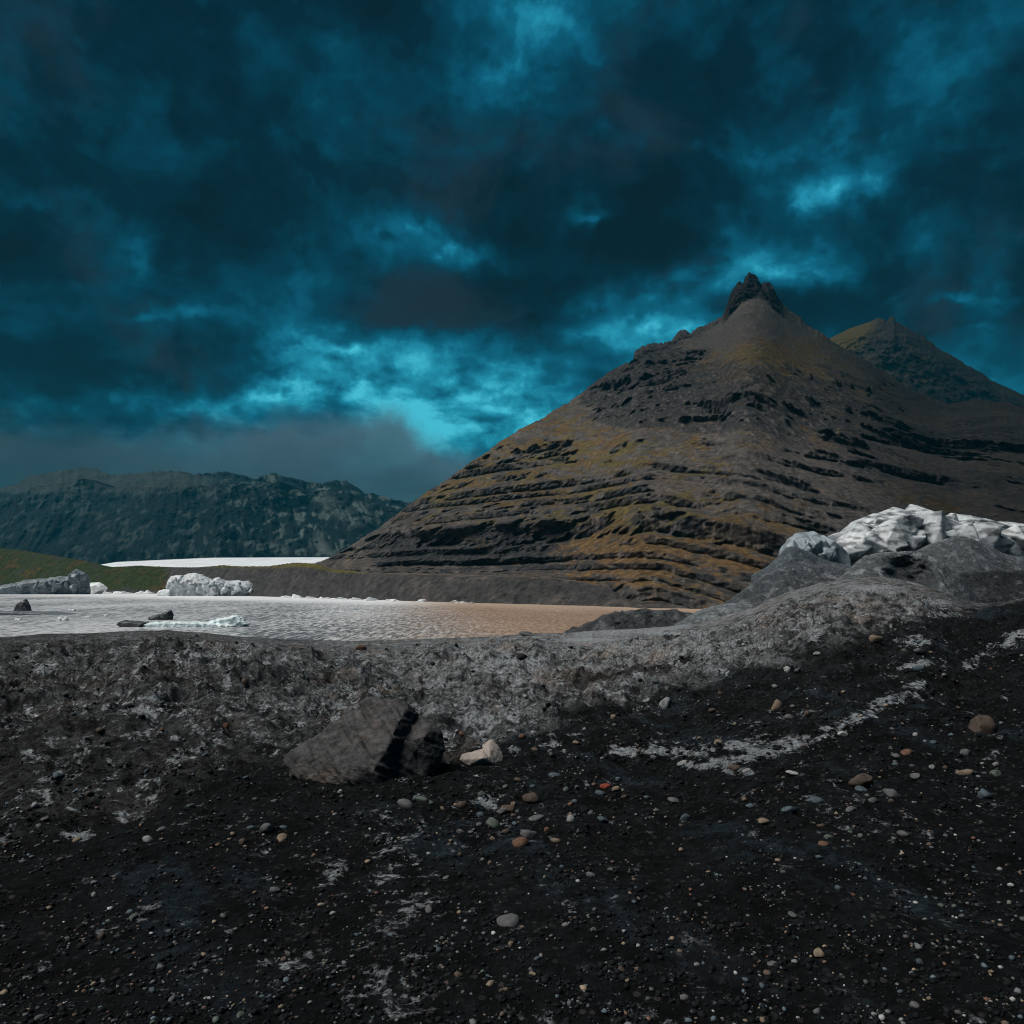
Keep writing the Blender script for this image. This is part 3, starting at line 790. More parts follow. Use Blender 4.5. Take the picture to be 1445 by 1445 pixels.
# icebergs across the lake
D1 = 330
berg('iceberg', [lobe([(-12, 838), (-12, 829), (23, 825), (38, 818), (75, 815), (100, 812), (120, 822), (121, 838)], D1, 9),
                 lobe([(90, 838), (98, 811), (109, 803), (123, 810), (122, 817), (119, 825), (124, 838)], D1, 8),
                 lobe([(98, 812), (108.5, 802.5), (123, 810), (121, 818)], D1 - 1, 7)] + shards([(20, 827), (60, 818), (100, 814), (108, 808), (122, 814)], 16, D1 - 4, 1.5, 8, 4, 8, 832), .26,
     ice_disp(.5, 4, 3.1), ice_col((.105, .13, .148), (.035, .042, .048), .16, 5, 1.7, (.20, .235, .26), (.07, .10, .12)),
     'long grey blue iceberg rising to a pointed white horn before the green bank', 'iceberg', 'icebergs along the far shore')
berg('iceberg', [lobe([(119, 838), (122, 823), (142, 821.5), (150, 826), (147, 831), (138, 838)], D1 + 14, 7)], .3,
     ice_disp(.5, 3, 8.1), ice_col((.78, .80, .81), (.5, .53, .55), .0, 4, 4.7),
     'small clean white iceberg tucked behind the grey horned one', 'iceberg', 'icebergs along the far shore')
D2 = 292
berg('iceberg', [lobe([(240, 844), (236, 822), (241, 812.5), (257, 811.5), (266, 822), (262, 844)], D2, 7),
                 lobe([(252, 844), (256, 815), (263, 810), (275, 808), (286, 811.5), (300, 818), (306, 844)], D2 + 1, 9),
                 lobe([(290, 844), (297, 819), (308, 813.5), (320, 820), (330, 844)], D2, 7),
                 lobe([(310, 844), (318, 820), (331, 818.5), (351, 820), (370, 833), (370, 844)], D2, 7),
                 lobe([(360, 844), (368, 833), (385, 830), (390, 835), (387, 844)], D2 - 1, 4)] + shards([(240, 815), (257, 814), (275, 811), (298, 818), (308, 816), (331, 821), (351, 823), (372, 835)], 34, D2 - 4, 1.5, 9, 3, 8, 838), .22,
     ice_disp(.45, 3, 5.1), ice_col((.47, .50, .52), (.15, .16, .17), .14, 4, 9.7, (.64, .66, .68), (.30, .42, .45)),
     'broad white iceberg of rounded lobes with a turquoise waterline', 'iceberg', 'icebergs along the far shore')
berg('iceberg', [lobe([(219, 840), (225, 833), (234, 831), (243, 833), (245, 840)], D2 - 4, 4)], .25,
     ice_disp(.3, 2, 2.1), ice_col((.75, .80, .81), (.6, .63, .65), .0, 3, 3.3),
     'low pale turquoise ice hump at the near end of the lobed iceberg', 'iceberg', 'icebergs along the far shore')

# ice adrift on the lake
def at_water(py): return CAMZ * F / (py - HY)


Dk = at_water(862)
berg('ice_block', [lobe([(25, 864), (27, 855), (33, 847), (37, 845), (40, 850), (45, 864)], Dk, 1.4), lobe([(20, 864), (24, 852), (30, 848), (33, 864)], Dk, 1.2)], .07,
     ice_disp(.22, .9, 6.1), ice_col((.045, .046, .050), (.020, .021, .023), .2, 1.2, 5.3, (.09, .07, .055), (.05, .05, .05)),
     'upright black lump of dirt covered ice in the lake', 'ice block')
Df_ = at_water(867)
berg('ice_floe', [lobe([(-10, 869), (0, 862.5), (60, 863.5), (118, 868.5), (80, 869)], Df_, 6, .9)], .09,
     ice_disp(.10, 1.2, 2.4), ice_col((.12, .14, .15), (.06, .065, .07), .1, 1.5, 8.3, (.13, .15, .16), (.10, .13, .15)),
     'flat dark grey floe stretched behind the black ice lump', 'ice floe')
Dd = at_water(874.5)
berg('ice_block', [lobe([(209, 875.5), (210, 871), (228, 868), (236, 866), (242, 861), (245, 868), (243, 875.5)], Dd, 1.6)], .06,
     ice_disp(.14, .7, 4.4), ice_col((.030, .033, .036), (.015, .016, .017), .2, 1, 2.3, (.045, .048, .05), (.03, .035, .04)),
     'black wedge shaped ice fin pointing up behind the white floe', 'ice block')
De = at_water(884)
berg('ice_floe', [lobe([(171, 880), (175, 875.5), (188, 876), (214, 878), (205, 885.5), (182, 886.5)], De, 3.2, .85)], .06,
     ice_disp(.12, .8, 7.4), ice_col((.05, .056, .06), (.02, .022, .024), .2, 1, 6.3, (.10, .11, .12), (.04, .05, .055)),
     'dark grit covered floe joined to the near end of the white floe', 'ice floe')
berg('ice_floe', [lobe([(203, 887), (204, 880), (225, 877.5), (270, 878), (310, 879), (340, 882), (330, 886), (280, 888)], De, 2.6, .9),
                  lobe([(288, 884), (296, 876), (313, 873.5), (324, 876), (330, 869), (335, 868), (345, 874), (354, 880), (346, 884)], De + .6, 2.2, .8)], .05,
     ice_disp(.22, .9, 9.4), ice_col((.62, .75, .77), (.22, .23, .24), .05, .9, 1.9, (.76, .78, .79), (.45, .51, .53)),
     'long flat white floe with a jagged crest at its far end', 'ice floe')
bits = [(89, 873, 16, 6, 'twin humped white ice chunk beside the dark grey floe'), (102, 860.5, 10, 4, 'low white ice cake beyond the dark grey floe'), (150, 868, 6, 4, 'small white ice nub past the tip of the dark floe'),
        (124, 870.5, 7, 2.5, 'thin white ice sliver at the tip of the dark floe'), (26, 873.5, 9, 3, 'flat white ice cake in front of the black ice lump'), (163, 881, 5, 3, 'tiny white ice cake beside the grit covered floe'),
        (108, 896.5, 22, 5, 'pale rough ice chunk stranded at the near shoreline')]
for k, (bx, by, w_, h_, lab) in enumerate(bits):
    Db_ = at_water(by + h_ / 2)
    o1 = [(bx - w_ / 2, by + h_ / 2 + 1), (bx - w_ * .42, by - h_ * .3), (bx - w_ * .2, by - h_ / 2), (bx, by - h_ * .1), (bx, by + h_ / 2 + 1)]
    o2 = [(bx - w_ * .1, by + h_ / 2 + 1), (bx + w_ * .05, by - h_ * .1), (bx + w_ * .28, by - h_ * .55), (bx + w_ * .45, by - h_ * .1), (bx + w_ / 2, by + h_ / 2 + 1)]
    berg('ice_chunk', [lobe(o1, Db_, w_ / F * Db_ * .6), lobe(o2, Db_, w_ / F * Db_ * .5)], .05 * Db_ / 80,
         ice_disp(.05, .4, k + 1.4), ice_col((.75, .78, .80), (.5, .53, .55), .0, .8, k * 1.9), lab, 'ice chunk', 'loose ice adrift on the lake')

# brash ice strung along the far waterline: one model, many copies
brash_src = []
r = np.random.default_rng(8)
for k in range(3):
    pts = [(r.normal(0, .5), r.normal(0, .35), abs(r.normal(0, .25))) for _ in range(14)] + [(-.9, 0, -.2), (.9, .1, -.2), (.2, -.6, -.2), (-.2, .6, -.2)]
    o = fuse('brash_ice', [pts], .12, M['ice'], ice_disp(.06, .5, k * 2.2), ice_col((.80, .82, .83), (.6, .62, .64), .0, .8, k * 3.0))
    brash_src.append(o)
spots = []
for k in range(30): spots.append((r.uniform(124, 236), 'white brash ice cake at the foot of the green bank'))
for k in range(16): spots.append((r.uniform(395, 480), 'white brash ice cake at the foot of the dark bank past the lobed iceberg'))
for k in range(16): spots.append((r.uniform(480, 565), 'white brash ice cake at the foot of the grey embankment'))
for k in range(5): spots.append((r.uniform(582, 596), 'white brash ice cake where the water turns brown'))
for k in range(7): spots.append((r.uniform(641, 668), 'white brash ice cake against the shore of the brown water'))
for k, (sx, lab) in enumerate(spots):
    o = brash_src[k] if k < 3 else brash_src[k % 3].copy()
    if k >= 3: COL.objects.link(o)
    D = 5 * F / (np.interp(sx, [p[0] for p in SHORE], [p[1] for p in SHORE]) - HY) - 4 - abs(r.normal(0, 4))
    s = r.uniform(.35, 1.15) * (1.5 if r.random() < .2 else 1) * D / 280
    o.location = ((sx - CX) / F * D, D, -.02); o.scale = (s * r.uniform(1, 2.2), s, s * r.uniform(.6, 1.4)); o.rotation_euler = (0, 0, r.uniform(-.5, .5))
    tag(o, lab, 'ice chunk', 'brash ice along the far waterline')


# ------------------------------------------------------------------ grit covered ice mounds and white seracs at the right
def mound(name, crest, Dc, depth, zf, label, cat, col=(.075, .082, .088), light=(.20, .22, .235), rows=110, amp=.35, step=1.1, hollow=None, back=None, seed=0, shape=.75, group=None):
    x0, x1 = crest[0][0], crest[-1][0]
    px = np.linspace(x0, x1, int((x1 - x0) / step))
    py = itp(px, crest); k_ = np.exp(-(np.arange(-12, 13) / 5.) ** 2); py = np.convolve(np.pad(py, 12, 'edge'), k_ / k_.sum(), 'valid')
    jag = -1.2 * np.abs(pn(px / 7., seed, 0)) + 1.5 * pn(px / 19., seed + 3, 0)
    PX, D, Z, T = ridge_sheet(px, py, Dc + 0 * px, Dc - depth + 0 * px, zf + 0 * px, rows, back or depth, -2.5, shape, jag=jag)
    X = (PX - CX) / F * D
    f = np.minimum(1, np.abs(1 - T) * 6 + .12)
    Z = Z + f * amp * (1.9 * fbm(X / 4.5 + seed, D / 3.5, 1, 4) + 1.5 * ridged((X + .7 * Z) / 2.6, D / 5, seed, 4) - .7 + .5 * ridged(X / .9, D / 1.4, seed, 4) + .12 * fbm(X / .3, D / .3, seed, 3))
    PY = HY - (Z - CAMZ) / D * F
    dk = np.zeros_like(Z)
    if hollow:
        for (hx, hy, sx, sy, dep) in hollow:
            g = ss(gauss(PX + 12 * fbm(X / 1.5, Z / 1.0, 3, 4), PY + 6 * fbm(X / 1.2, Z / .8, 8, 4), hx, hy, sx, sy), .08, .95)
            D = D + g * dep; dk = np.maximum(dk, g)
    X = (PX - CX) / F * D
    f1 = fbm(X / 4 + seed, D / 4, Z / 2, 4); f2 = fbm(X / .9, D / .9, Z / .5 + seed, 4); f3 = fbm(X / .22, D / .22, Z / .2, 3)
    c = np.asarray(col) * (1 + .4 * f1 + .5 * f2 + .7 * f3)[..., None]
    st = ss(fbm((X + .6 * Z) / 1.1 + seed, D / 3, (Z - .5 * X) / .5, 4) + .4 * f1, .02, .32)
    c = mixc(c, light, st * .8)
    c = mixc(c, np.array([.022, .023, .025]), np.maximum(ss(f1 + .5 * f2, .16, .45) * .65, dk * .55))  # shade of the hollows also painted into their colour
    c = mixc(c, light, (np.exp(-((1 - T) / .05) ** 2)) * .35)
    c = c * .95
    return tag(grid(name, X, D, Z, c, M['mound']), label, cat, group)


G = 'ice mounds behind the grey ice crest'
mound('ice_mound', [(796, 897), (815, 888), (845, 873), (870, 865), (905, 860), (950, 861), (985, 868), (1030, 880), (1060, 890)], 58, 9, -.5, 'dark rounded ice mound where the brown water ends', 'ice mound', (.045, .047, .050), (.12, .13, .14), seed=1.3,
      hollow=[(880, 884, 22, 7, .5), (925, 878, 14, 9, .5)], group=G)
mound('ice_mound', [(935, 895), (962, 878), (985, 862), (1010, 854), (1040, 850), (1075, 856), (1110, 864), (1150, 875)], 48, 8, 1.0, 'smooth blue grey ice dome just behind the grey ice crest', 'ice mound', (.12, .135, .145), (.22, .24, .25), seed=3.3, amp=.2, group=G)
mound('ice_mound', [(990, 866), (1022, 852), (1050, 833), (1080, 812), (1110, 799), (1150, 797), (1185, 800), (1230, 806), (1280, 820), (1330, 850)], 64, 12, .5, 'tall charcoal ice slope below the blue grey ice block', 'ice mound', (.055, .062, .068), (.16, .175, .185), seed=5.3, group=G)
mound('ice_mound', [(1168, 828), (1186, 815), (1203, 799), (1219, 785), (1245, 780), (1276, 777.5), (1300, 780), (1321, 788), (1350, 806), (1371, 832), (1387, 852), (1396, 866)], 52, 9, 1.5, 'streaked grey ice mound with a dark hollow in its side', 'ice mound', (.085, .095, .100), (.24, .255, .265), seed=7.3, amp=.22,
      hollow=[(1282, 808, 32, 24, 2.2), (1302, 822, 26, 16, 1.2)], group=G)
mound('ice_mound', [(1270, 790), (1302, 772), (1319, 766), (1345, 757.5), (1371, 759), (1391, 769), (1425, 784), (1480, 795), (1560, 830)], 74, 12, 2.0, 'smooth dark grey ice swell in front of the white ice cliff', 'ice mound', (.075, .082, .088), (.17, .185, .195), seed=9.3, amp=.18, group=G)
mound('ice_mound', [(1320, 835), (1345, 815), (1358, 808), (1390, 806), (1430, 805), (1500, 800), (1580, 830)], 60, 10, 1.5, 'black gravelly ice bank beside the hollowed ice mound', 'ice mound', (.022, .024, .026), (.09, .10, .11), seed=11.3, group=G)
mound('ice_mound', [(1060, 812), (1085, 799), (1098, 786), (1108, 774), (1118, 770), (1140, 778), (1165, 792), (1200, 800), (1250, 800)], 76, 10, 1.5, 'dim slate ice shoulder leaning on the blue grey ice block', 'ice mound', (.07, .085, .095), (.15, .175, .19), seed=13.3, amp=.2, group=G)

DS = 92
berg('ice_block', [lobe([(1104, 806), (1114, 760), (1123, 752), (1149, 750.5), (1158, 762), (1140, 800)], DS - 8, 8), lobe([(1130, 806), (1137, 770), (1149, 751), (1167, 762), (1180, 775), (1184, 800)], DS - 7, 9)] + shards([(1112, 764), (1123, 755), (1149, 753), (1165, 764), (1180, 778)], 9, DS - 10, 1.5, 5, 9, 16, 790), .12,
     ice_disp(.28, 3, 4.2), ice_col((.22, .265, .29), (.11, .13, .145), .10, 3, 6.6, (.30, .345, .37), (.17, .22, .25)),
     'blue grey ice block with a squared top beside the white ice cliff', 'ice block')
CLIFF = [(1182, 764), (1189, 748), (1204, 735), (1232, 725), (1260, 718), (1279, 721), (1287, 714), (1296, 714), (1317, 722), (1335, 731), (1342, 726), (1367, 729), (1396, 738), (1430, 739), (1470, 744), (1515, 770)]
berg('ice_cliff', [lobe([(1180, 800), (1178, 766), (1189, 748), (1204, 735), (1232, 724.5), (1250, 722), (1262, 740), (1250, 800)], DS, 11),
                   lobe([(1225, 800), (1240, 724), (1253, 718), (1260, 714.5), (1267, 720), (1279, 721), (1286, 770), (1280, 800)], DS + 2, 10, .8),
                   lobe([(1262, 800), (1266, 745), (1278, 720), (1284, 712), (1295, 712.5), (1317, 721), (1338, 732), (1352, 800)], DS - 1, 12),
                   lobe([(1325, 800), (1334, 732), (1341, 724), (1367, 727), (1396, 738), (1402, 800)], DS + 3, 11, .82),
                   lobe([(1392, 800), (1400, 736), (1430, 737), (1470, 742), (1520, 770), (1530, 800)], DS + 4, 10, .82),
                   lobe([(1385, 800), (1390, 762), (1400, 752), (1412, 751), (1424, 760), (1425, 800)], DS - 4, 6, .8),
                   lobe([(1190, 800), (1196, 776), (1215, 768), (1240, 770), (1262, 780), (1262, 800)], DS - 7, 5, .8)] + shards(CLIFF, 30, DS - 4, 2.6, 3, 17, 34, 775), .11,
     ice_disp(.16, 3.4, 7.7), ice_col((.40, .43, .45), (.05, .053, .058), .33, 2.4, 2.6, (.72, .74, .75), (.20, .26, .29)),
     'jagged white ice cliff streaked with dirt under the mountain', 'ice cliff')

# ------------------------------------------------------------------ boulder and stones
def rock_disp(a, s, seed, layers=0.):
    def f(V, N):
        x, y, z = V.T
        return a * (ridged(x / s + seed, y / s, z / s, 4) - .3 + .8 * fbm(x / (s * .3), y / (s * .3), z / (s * .3) + seed, 4) + layers * pn(x / (s * 1.5), y / (s * 1.5), (z * 1.2 + x * .8) / (s * .16)))
    return f


def boulder_col(V, N):
    x, y, z = V.T
    f1 = fbm(x / .35, y / .35, z / .2, 5); f2 = fbm(x / .06, y / .06, z / .05, 4); f3 = fbm((x + .9 * z) / .5, y / .5, (z - .55 * x) / .05, 4)
    c = np.array([.125, .120, .118]) * (1 + .35 * f1 + .45 * f2 + .35 * f3)[:, None]
    c = mixc(c, [.19, .145, .12], ss(f1 + .4 * f3, .05, .45) * .6)
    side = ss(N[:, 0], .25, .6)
    c = mixc(c, np.array([.050, .054, .058]) * (1 + .5 * f2)[:, None], side * .75)  # shade of the right-hand side painted into the rock colour
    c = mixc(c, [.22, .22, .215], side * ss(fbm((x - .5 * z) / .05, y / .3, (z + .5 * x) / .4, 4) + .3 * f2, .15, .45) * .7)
    c = mixc(c, [.20, .165, .14], ss(f3 + .6 * f2, .34, .6) * .6)
    c = c * np.array([.57, .585, .60])
    low = (1 - ss(z, BZ + .10, BZ + .24)) * ss(-x, .75, 1.3)
    c = mixc(c, [.15, .11, .085], low * ss(f1 + f2, -.1, .3) * .5)
    return c


DB = 6.75
BZ = P(480, 1105, DB)[2]
main = [P(402, 1062, DB + .02), P(412, 1088, DB - .1), P(437, 1047, DB + .35), P(460, 1024, DB + .45), P(500, 1007, DB + .55), P(530, 977, DB + .62), P(578, 987, DB + .5), P(587, 1000, DB + .5), P(560, 1018, DB + .1),
        P(545, 1052, DB - .22), P(528, 1078, DB - .35), P(500, 1074, DB - .3), P(470, 1110, DB - .28), P(545, 1118, DB - .30), P(552, 1105, DB - .2), P(590, 1090, DB + .7), P(420, 1092, DB + .6), P(589, 1040, DB + .45), P(574, 1080, DB + .2)]
second = [P(570, 1012, DB + .75), P(588, 1009, DB + .5), P(612, 1010, DB + .5), P(621, 1026, DB + .35), P(628, 1048, DB + .3), P(618, 1078, DB + .2), P(596, 1094, DB + .0), P(549, 1116, DB - .18), P(548, 1085, DB - .05), P(560, 1050, DB + .05),
          P(600, 1030, DB + .15), P(610, 1090, DB + .8), P(560, 1090, DB + .8)]
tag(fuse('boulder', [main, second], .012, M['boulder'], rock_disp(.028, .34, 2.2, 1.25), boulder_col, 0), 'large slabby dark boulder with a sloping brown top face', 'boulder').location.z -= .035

# pale rock with two lobes next to it
x_, D_, z_ = on_ground(680, 1076)
pale = [[P(648, 1072, D_), P(652, 1064, D_ + .05), P(668, 1062, D_ + .05), P(682, 1056, D_ + .1), P(700, 1066, D_ + .05), P(703, 1080, D_), P(660, 1081, D_ - .05), P(680, 1070, D_ - .12), P(690, 1082, D_ + .25), P(655, 1080, D_ + .2)],
        [P(680, 1052, D_ + .15), P(692, 1042, D_ + .18), P(702, 1050, D_ + .15), P(710, 1066, D_ + .1), P(709, 1079, D_ + .02), P(694, 1081, D_), P(690, 1060, D_ + .0), P(700, 1078, D_ + .35), P(684, 1076, D_ + .35)]]
tag(fuse('rock', pale, .010, M['stone'], rock_disp(.008, .12, 5.1), lambda V, N: np.array([.30, .26, .23]) * (1 + .35 * fbm(V[:, 0] / .05, V[:, 1] / .05, V[:, 2] / .05, 4))[:, None], 1),
    'pale two lobed rock on the grey ice beside the dark boulder', 'rock', 'loose stones on the glacier')


def stone_mesh(seed, angular, flat, sub=3):
    rr = np.random.default_rng(seed)
    bm = bmesh.new(); bmesh.ops.create_icosphere(bm, subdivisions=sub, radius=1)
    V = np.array([v.co for v in bm.verts])
    V0 = V.copy()
    angular_cuts = 12 if angular else 5
    if True:
        for _ in range(angular_cuts):                         # chop with planes
            nrm = rr.normal(size=3); nrm /= np.linalg.norm(nrm); d = rr.uniform(.55, .85)
            over = np.maximum(V @ nrm - d, 0); V = V - over[:, None] * nrm
    V = V * (1 + .18 * fbm(V0[:, 0] * .9 + seed, V0[:, 1] * .9, V0[:, 2] * .9, 3) + .05 * fbm(V0[:, 0] * 3, V0[:, 1] * 3 + seed, V0[:, 2] * 3, 3))[:, None]
    V *= np.array([1, rr.uniform(.65, .95), flat])
    F_ = np.array([[v.index for v in f.verts] for f in bm.faces]); bm.free()
    return V, F_


STONE_COL = {'grey': (.13, .13, .135), 'blue grey': (.085, .115, .135), 'pale grey': (.30, .30, .30), 'tan': (.23, .18, .13), 'rust': (.15, .085, .060), 'brown': (.105, .080, .065), 'green grey': (.10, .125, .105), 'white': (.5, .5, .49), 'red': (.28, .065, .04), 'dark': (.035, .037, .04)}


def stone_colours(V, F_, col, seed):
    n1 = fbm(V[:, 0] * 1.5 + seed, V[:, 1] * 1.5, V[:, 2] * 1.5, 4)
    return np.asarray(col) * .66 * (1 + .7 * n1)[:, None]


def place_stone(px, py, w, h, colour, label, angular=False, seed=0, tilt=0., cat='stone', name='stone', group='loose stones on the glacier'):
    x, D, z = on_ground(px, py + h * .42)
    s = w / F * D / 2
    flat = np.clip(h / w * 1.15, .35, 1.2)
    V, F_ = stone_mesh(seed, angular, flat)
    o = mesh_from(name, V * s, F_, M['stone'], stone_colours(V, F_, STONE_COL[colour], seed))
    o.location = (x, D, z + s * flat * .22); o.rotation_euler = (0, tilt, (seed * 1.7) % 1.2 - .6)
    return tag(o, label, cat, group)


named = [
    (510, 913, 22, 12, 'rust', 'reddish flat topped rock on the crest above the lake', True), (734, 925, 22, 11, 'dark', 'dark rock on the grey ice near the crest', True),
    (745, 894, 26, 9, 'grey', 'low grey rock at the edge of the brown water', True), (939, 990, 25, 17, 'pale grey', 'angular pale rock sitting on the edge between grey ice and black gravel', True),
    (866, 1010, 10, 9, 'tan', 'small orange tan stone on the gravel edge beside the angular pale rock', True), (737, 1038, 11, 9, 'rust', 'rust brown pebble on grey ice above the black gravel', False),
    (813, 1048, 11, 6, 'tan', 'flat orange pebble on black gravel near the ice edge', False), (776, 1059, 8, 7, 'grey', 'round grey pebble next to the flat orange one', False),
    (797, 1060, 8, 9, 'pale grey', 'upright pale pebble beside the round grey one', False), (751, 1123, 29, 17, 'brown', 'long tilted brown oval stone in the pebble patch', False),
    (725, 1133, 10, 10, 'tan', 'round tan pebble under the long oval stone', False), (854, 1109, 16, 7, 'red', 'flat brick red stone in black gravel', False),
    (869, 1113, 14, 7, 'tan', 'flat tan stone touching the brick red one', False), (806, 1153, 13, 13, 'pale grey', 'egg shaped pale grey stone standing on black gravel', False),
    (834, 1145, 9, 11, 'grey', 'small upright grey stone past the egg shaped one', False), (967, 1153, 17, 13, 'blue grey', 'bluish domed stone alone in the blackest gravel', False),
    (850, 1154, 17, 9, 'blue grey', 'bluish low stone beside the small upright grey one', False), (952, 1129, 22, 8, 'grey', 'narrow tilted grey stone above the bluish domed one', True),
    (783, 1092, 19, 7, 'blue grey', 'flat bluish slab stone on black gravel', False), (746, 1174, 25, 15, 'grey', 'wide grey stone in the pebble patch below the oval stone', False),
    (772, 1170, 10, 10, 'rust', 'small reddish stone beside the wide grey one', False), (1013, 1046, 16, 8, 'tan', 'tan brown stone at the end of the bare ice patch', False),
    (1035, 1083, 23, 8, 'brown', 'low brown slab stone under the bare ice patch', False), (964, 1076, 20, 5, 'pale grey', 'thin pale blade of stone below the bright ice patch', False),
    (1096, 993, 17, 18, 'tan', 'egg shaped tan stone standing on black gravel', False), (1110, 944, 11, 9, 'white', 'whitish stone, paler of a pair below the grey ice hump', False),
    (1125, 944, 11, 9, 'grey', 'grey stone, darker of a pair below the grey ice hump', False), (1152, 924, 13, 5, 'pale grey', 'flat pale stone at the foot of the grey ice hump', False),
    (1237, 904, 21, 16, 'tan', 'tan triangular rock perched at the foot of the grey ice hump', True), (1298, 917, 19, 8, 'grey', 'flat grey stone on black gravel past the triangular rock', True),
    (1276, 917, 9, 6, 'green grey', 'small greenish stone between triangular rock and flat grey stone', False), (1297, 942, 19, 11, 'blue grey', 'bluish angular stone above the long ice vein', True),
    (1114, 1011, 16, 8, 'grey', 'lumpy grey stone just below the egg shaped tan one', True), (1139, 1005, 9, 9, 'brown', 'dull brown stone beside the lumpy grey one', False),
    (1386, 1019, 46, 30, 'brown', 'large smooth brown domed stone half sunk in black gravel', False), (1216, 1098, 39, 26, 'brown', 'large blunt brownish stone with a cleft in the pebble field', True),
    (1215, 1113, 18, 8, 'blue grey', 'bluish flat pebble touching the large blunt stone', False), (1257, 1116, 22, 12, 'grey', 'arched grey stone beside the large blunt one', False),
    (1151, 1127, 25, 10, 'blue grey', 'long bluish stone in the pebble field', False), (1113, 1140, 27, 12, 'blue grey', 'wide slate blue stone nearest the bluish long one', True),
    (1292, 1095, 17, 8, 'grey', 'flat grey stone alone beyond the large blunt one', False), (1361, 1060, 16, 9, 'grey', 'grey stone under the large smooth domed one', False),
    (1362, 1088, 25, 9, 'tan', 'flat tan striped stone in the pebble field below the domed stone', False), (1404, 1090, 18, 9, 'green grey', 'greenish flat stone past the tan striped one', False),
    (1189, 1036, 15, 7, 'white', 'whitish stone lying on the long ice vein', False), (1405, 1078, 9, 8, 'pale grey', 'small pale round stone above the greenish flat one', False),
    (1334, 1083, 9, 8, 'brown', 'small round brown stone beside the tan striped one', False), (1315, 1083, 9, 6, 'pale grey', 'small pale flat stone near the small round brown one', False),
    (1119, 1090, 24, 7, 'white', 'flat whitish slab stone in the pebble field', False), (1264, 1065, 14, 7, 'grey', 'grey flat stone between the ice vein and the blunt stone', False),
    (319, 1025, 9, 8, 'rust', 'small orange stone on the dark ice behind the boulder', False), (376, 1168, 24, 14, 'grey', 'squared grey stone in the gravel in front of the boulder', True),
    (209, 1183, 16, 9, 'pale grey', 'flat pale stone on the dark ice with blue patches', False), (480, 1117, 8, 5, 'white', 'tiny white pebble under the boulder edge', False)]
for k, (a, b, c_, d_, e_, lab, ang) in enumerate(named):
    place_stone(a, b, c_, d_, e_, lab, ang, 100 + k, rnd.uniform(-.3, .3))

# pebbles: a few hundred single ones, then the fine gravel as one mass
rp = np.random.default_rng(21)
pools = {}
for i, cn in enumerate(('grey', 'blue grey', 'pale grey', 'tan', 'rust', 'brown', 'green grey')):
    pools[cn] = []
    for k in range(4):
        V, F_ = stone_mesh(500 + 10 * i + k, k == 3, .55 + .1 * k, 2)
        me_o = mesh_from('pebble', V, F_, M['stone'], stone_colours(V, F_, STONE_COL[cn], k)); pools[cn].append(me_o.data); bpy.data.objects.remove(me_o)
names_ = list(pools); wts = [.30, .26, .10, .10, .05, .11, .08]


def zone(px, py):
    if py > 1188: return 'close by in the nearest gravel'
    if px < 400: return 'on the dark patchy ice'
    if px < 640: return 'on the black gravel in front of the boulder'
    if px < 800: return 'in the crowded pebble patch past the boulder'
    if px < 1060: return 'on the black gravel under the bare ice patch'
    if py < 1060: return 'on the black slope above the ice vein'
    return 'in the pebble field below the ice vein'


def cluster(px, py):
    return .10 + .9 * gauss(px, py, 720, 1160, 110, 50) + .55 * gauss(px, py, 1200, 1110, 240, 60) + .25 * gauss(px, py, 1250, 960, 200, 70) + .3 * gauss(px, py, 330, 1170, 200, 40) + .45 * (py > 1180)


cnt = 0; tries = 0
while cnt < 245 and tries < 20000:
    tries += 1
    if cnt < 185: px_, py_ = rp.uniform(20, 1425), rp.uniform(960, 1192)
    else: px_, py_ = rp.uniform(-10, 1455), rp.uniform(1192, 1440)
    if rp.random() > cluster(px_, py_): continue
    if 395 < px_ < 640 and 975 < py_ < 1120: continue
    if any(abs(px_ - q[0]) < q[2] * .7 and abs(py_ - q[1]) < q[3] for q in named): continue
    x, D, z = on_ground(px_, py_)
    cn = names_[rp.choice(7, p=np.array(wts) / sum(wts))]
    wpx = np.clip(rp.lognormal(2.12, .50), 5, 32) * (1 + .7 * gauss(px_, py_, 715, 1160, 100, 60)) * (1.25 if py_ > 1192 else 1)
    s = wpx / F * D / 2
    o = bpy.data.objects.new('pebble', pools[cn][rp.integers(4)]); COL.objects.link(o)
    o.location = (x, D, z + s * .08); o.scale = (s, s * rp.uniform(.7, 1), s * rp.uniform(.6, 1)); o.rotation_euler = (rp.uniform(-.3, .3), rp.uniform(-.3, .3), rp.uniform(0, 6.3))
    tag(o, 'small %s pebble %s' % (cn, zone(px_, py_)), 'pebble', 'pebbles scattered on the glacier'); cnt += 1

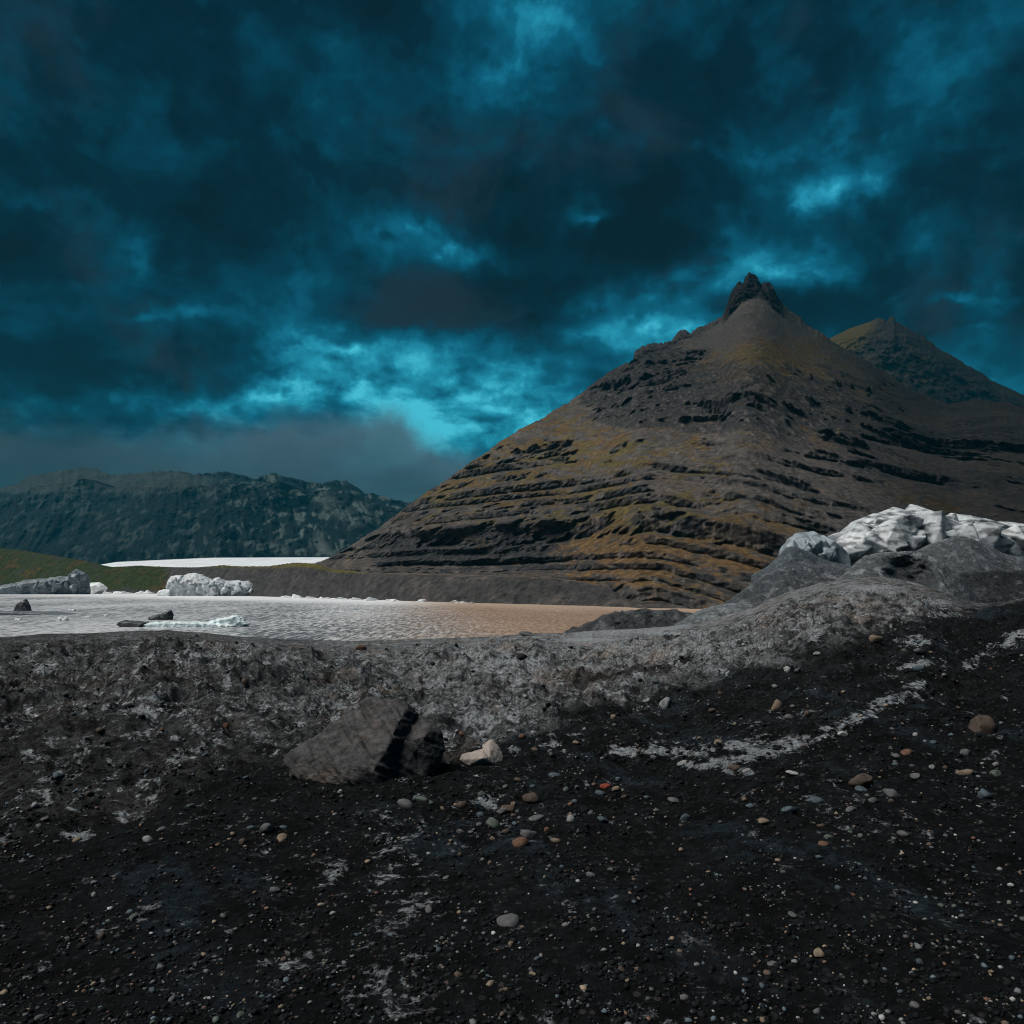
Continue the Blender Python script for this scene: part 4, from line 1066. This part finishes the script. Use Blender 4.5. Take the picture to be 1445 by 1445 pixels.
# fine gravel
NV = []; NF = []; NC = []; off = 0
shapes = [stone_mesh(700 + k, k % 2 == 0, .6, 1) for k in range(12)]
N_ = 15000; got = 0
pxs = rp.uniform(-60, 1500, 90000); pys = 890 + (1450 - 890) * rp.random(90000) ** .75
for px_, py_ in zip(pxs, pys):
    if got >= N_: break
    j = int(np.argmin(np.abs(GPX - px_)))
    edge_ = np.interp(px_, [0, 150, 380, 640, 760, 820, 900, 1000, 1100, 1200, 1260, 1380, 1445], [1090, 1080, 1075, 1090, 1035, 1015, 1000, 982, 945, 925, 905, 862, 845])
    pr = .15 + .75 * (py_ > edge_)
    if rp.random() > pr * (.22 + .78 * (pn(px_ / 70, py_ / 28, 1.1) + .5 * pn(px_ / 22, py_ / 9, 4.1) > .10)): continue
    x, D, z = on_ground(px_, py_)
    V, F_ = shapes[rp.integers(12)]
    s = np.clip(rp.lognormal(.55, .55), .6, 5.5) / F * max(D, 4.5)
    a = rp.uniform(0, 6.28); ca, sa = np.cos(a), np.sin(a)
    V = V * s
    V = np.stack([V[:, 0] * ca - V[:, 1] * sa, V[:, 0] * sa + V[:, 1] * ca, V[:, 2]], -1) + np.array([x, D, z + s * .2])
    base = np.array(STONE_COL[names_[rp.choice(7, p=np.array(wts) / sum(wts))]]) if rp.random() < .22 else np.array([.008, .010, .0115])
    NV.append(V); NF.append(F_ + off); NC.append(np.tile(base * rp.uniform(.5, 1.2), (len(V), 1))); off += len(V); got += 1
tag(mesh_from('gravel', np.concatenate(NV), np.concatenate(NF), M['stone'], np.concatenate(NC)), kind='stuff')

# ------------------------------------------------------------------ air
bm = bmesh.new(); bmesh.ops.create_cube(bm, size=1)
bmesh.ops.scale(bm, vec=(5000, 3600, 300), verts=bm.verts); bmesh.ops.translate(bm, vec=(0, 200, 146), verts=bm.verts)
hz = bpy.data.meshes.new('haze'); bm.to_mesh(hz); bm.free()
hm = bpy.data.materials.new('haze_air'); hm.use_nodes = True; t = NT(hm.node_tree); t.n.clear()
ho = t.new('ShaderNodeOutputMaterial'); pv = t.new('ShaderNodeVolumePrincipled')
pv.inputs['Color'].default_value = (.04, .54, .80, 1); pv.inputs['Density'].default_value = 0.9e-4
t.l.new(pv.outputs[0], ho.inputs['Volume'])
hz.materials.append(hm)
h = bpy.data.objects.new('haze', hz); COL.objects.link(h); h['kind'] = 'stuff'
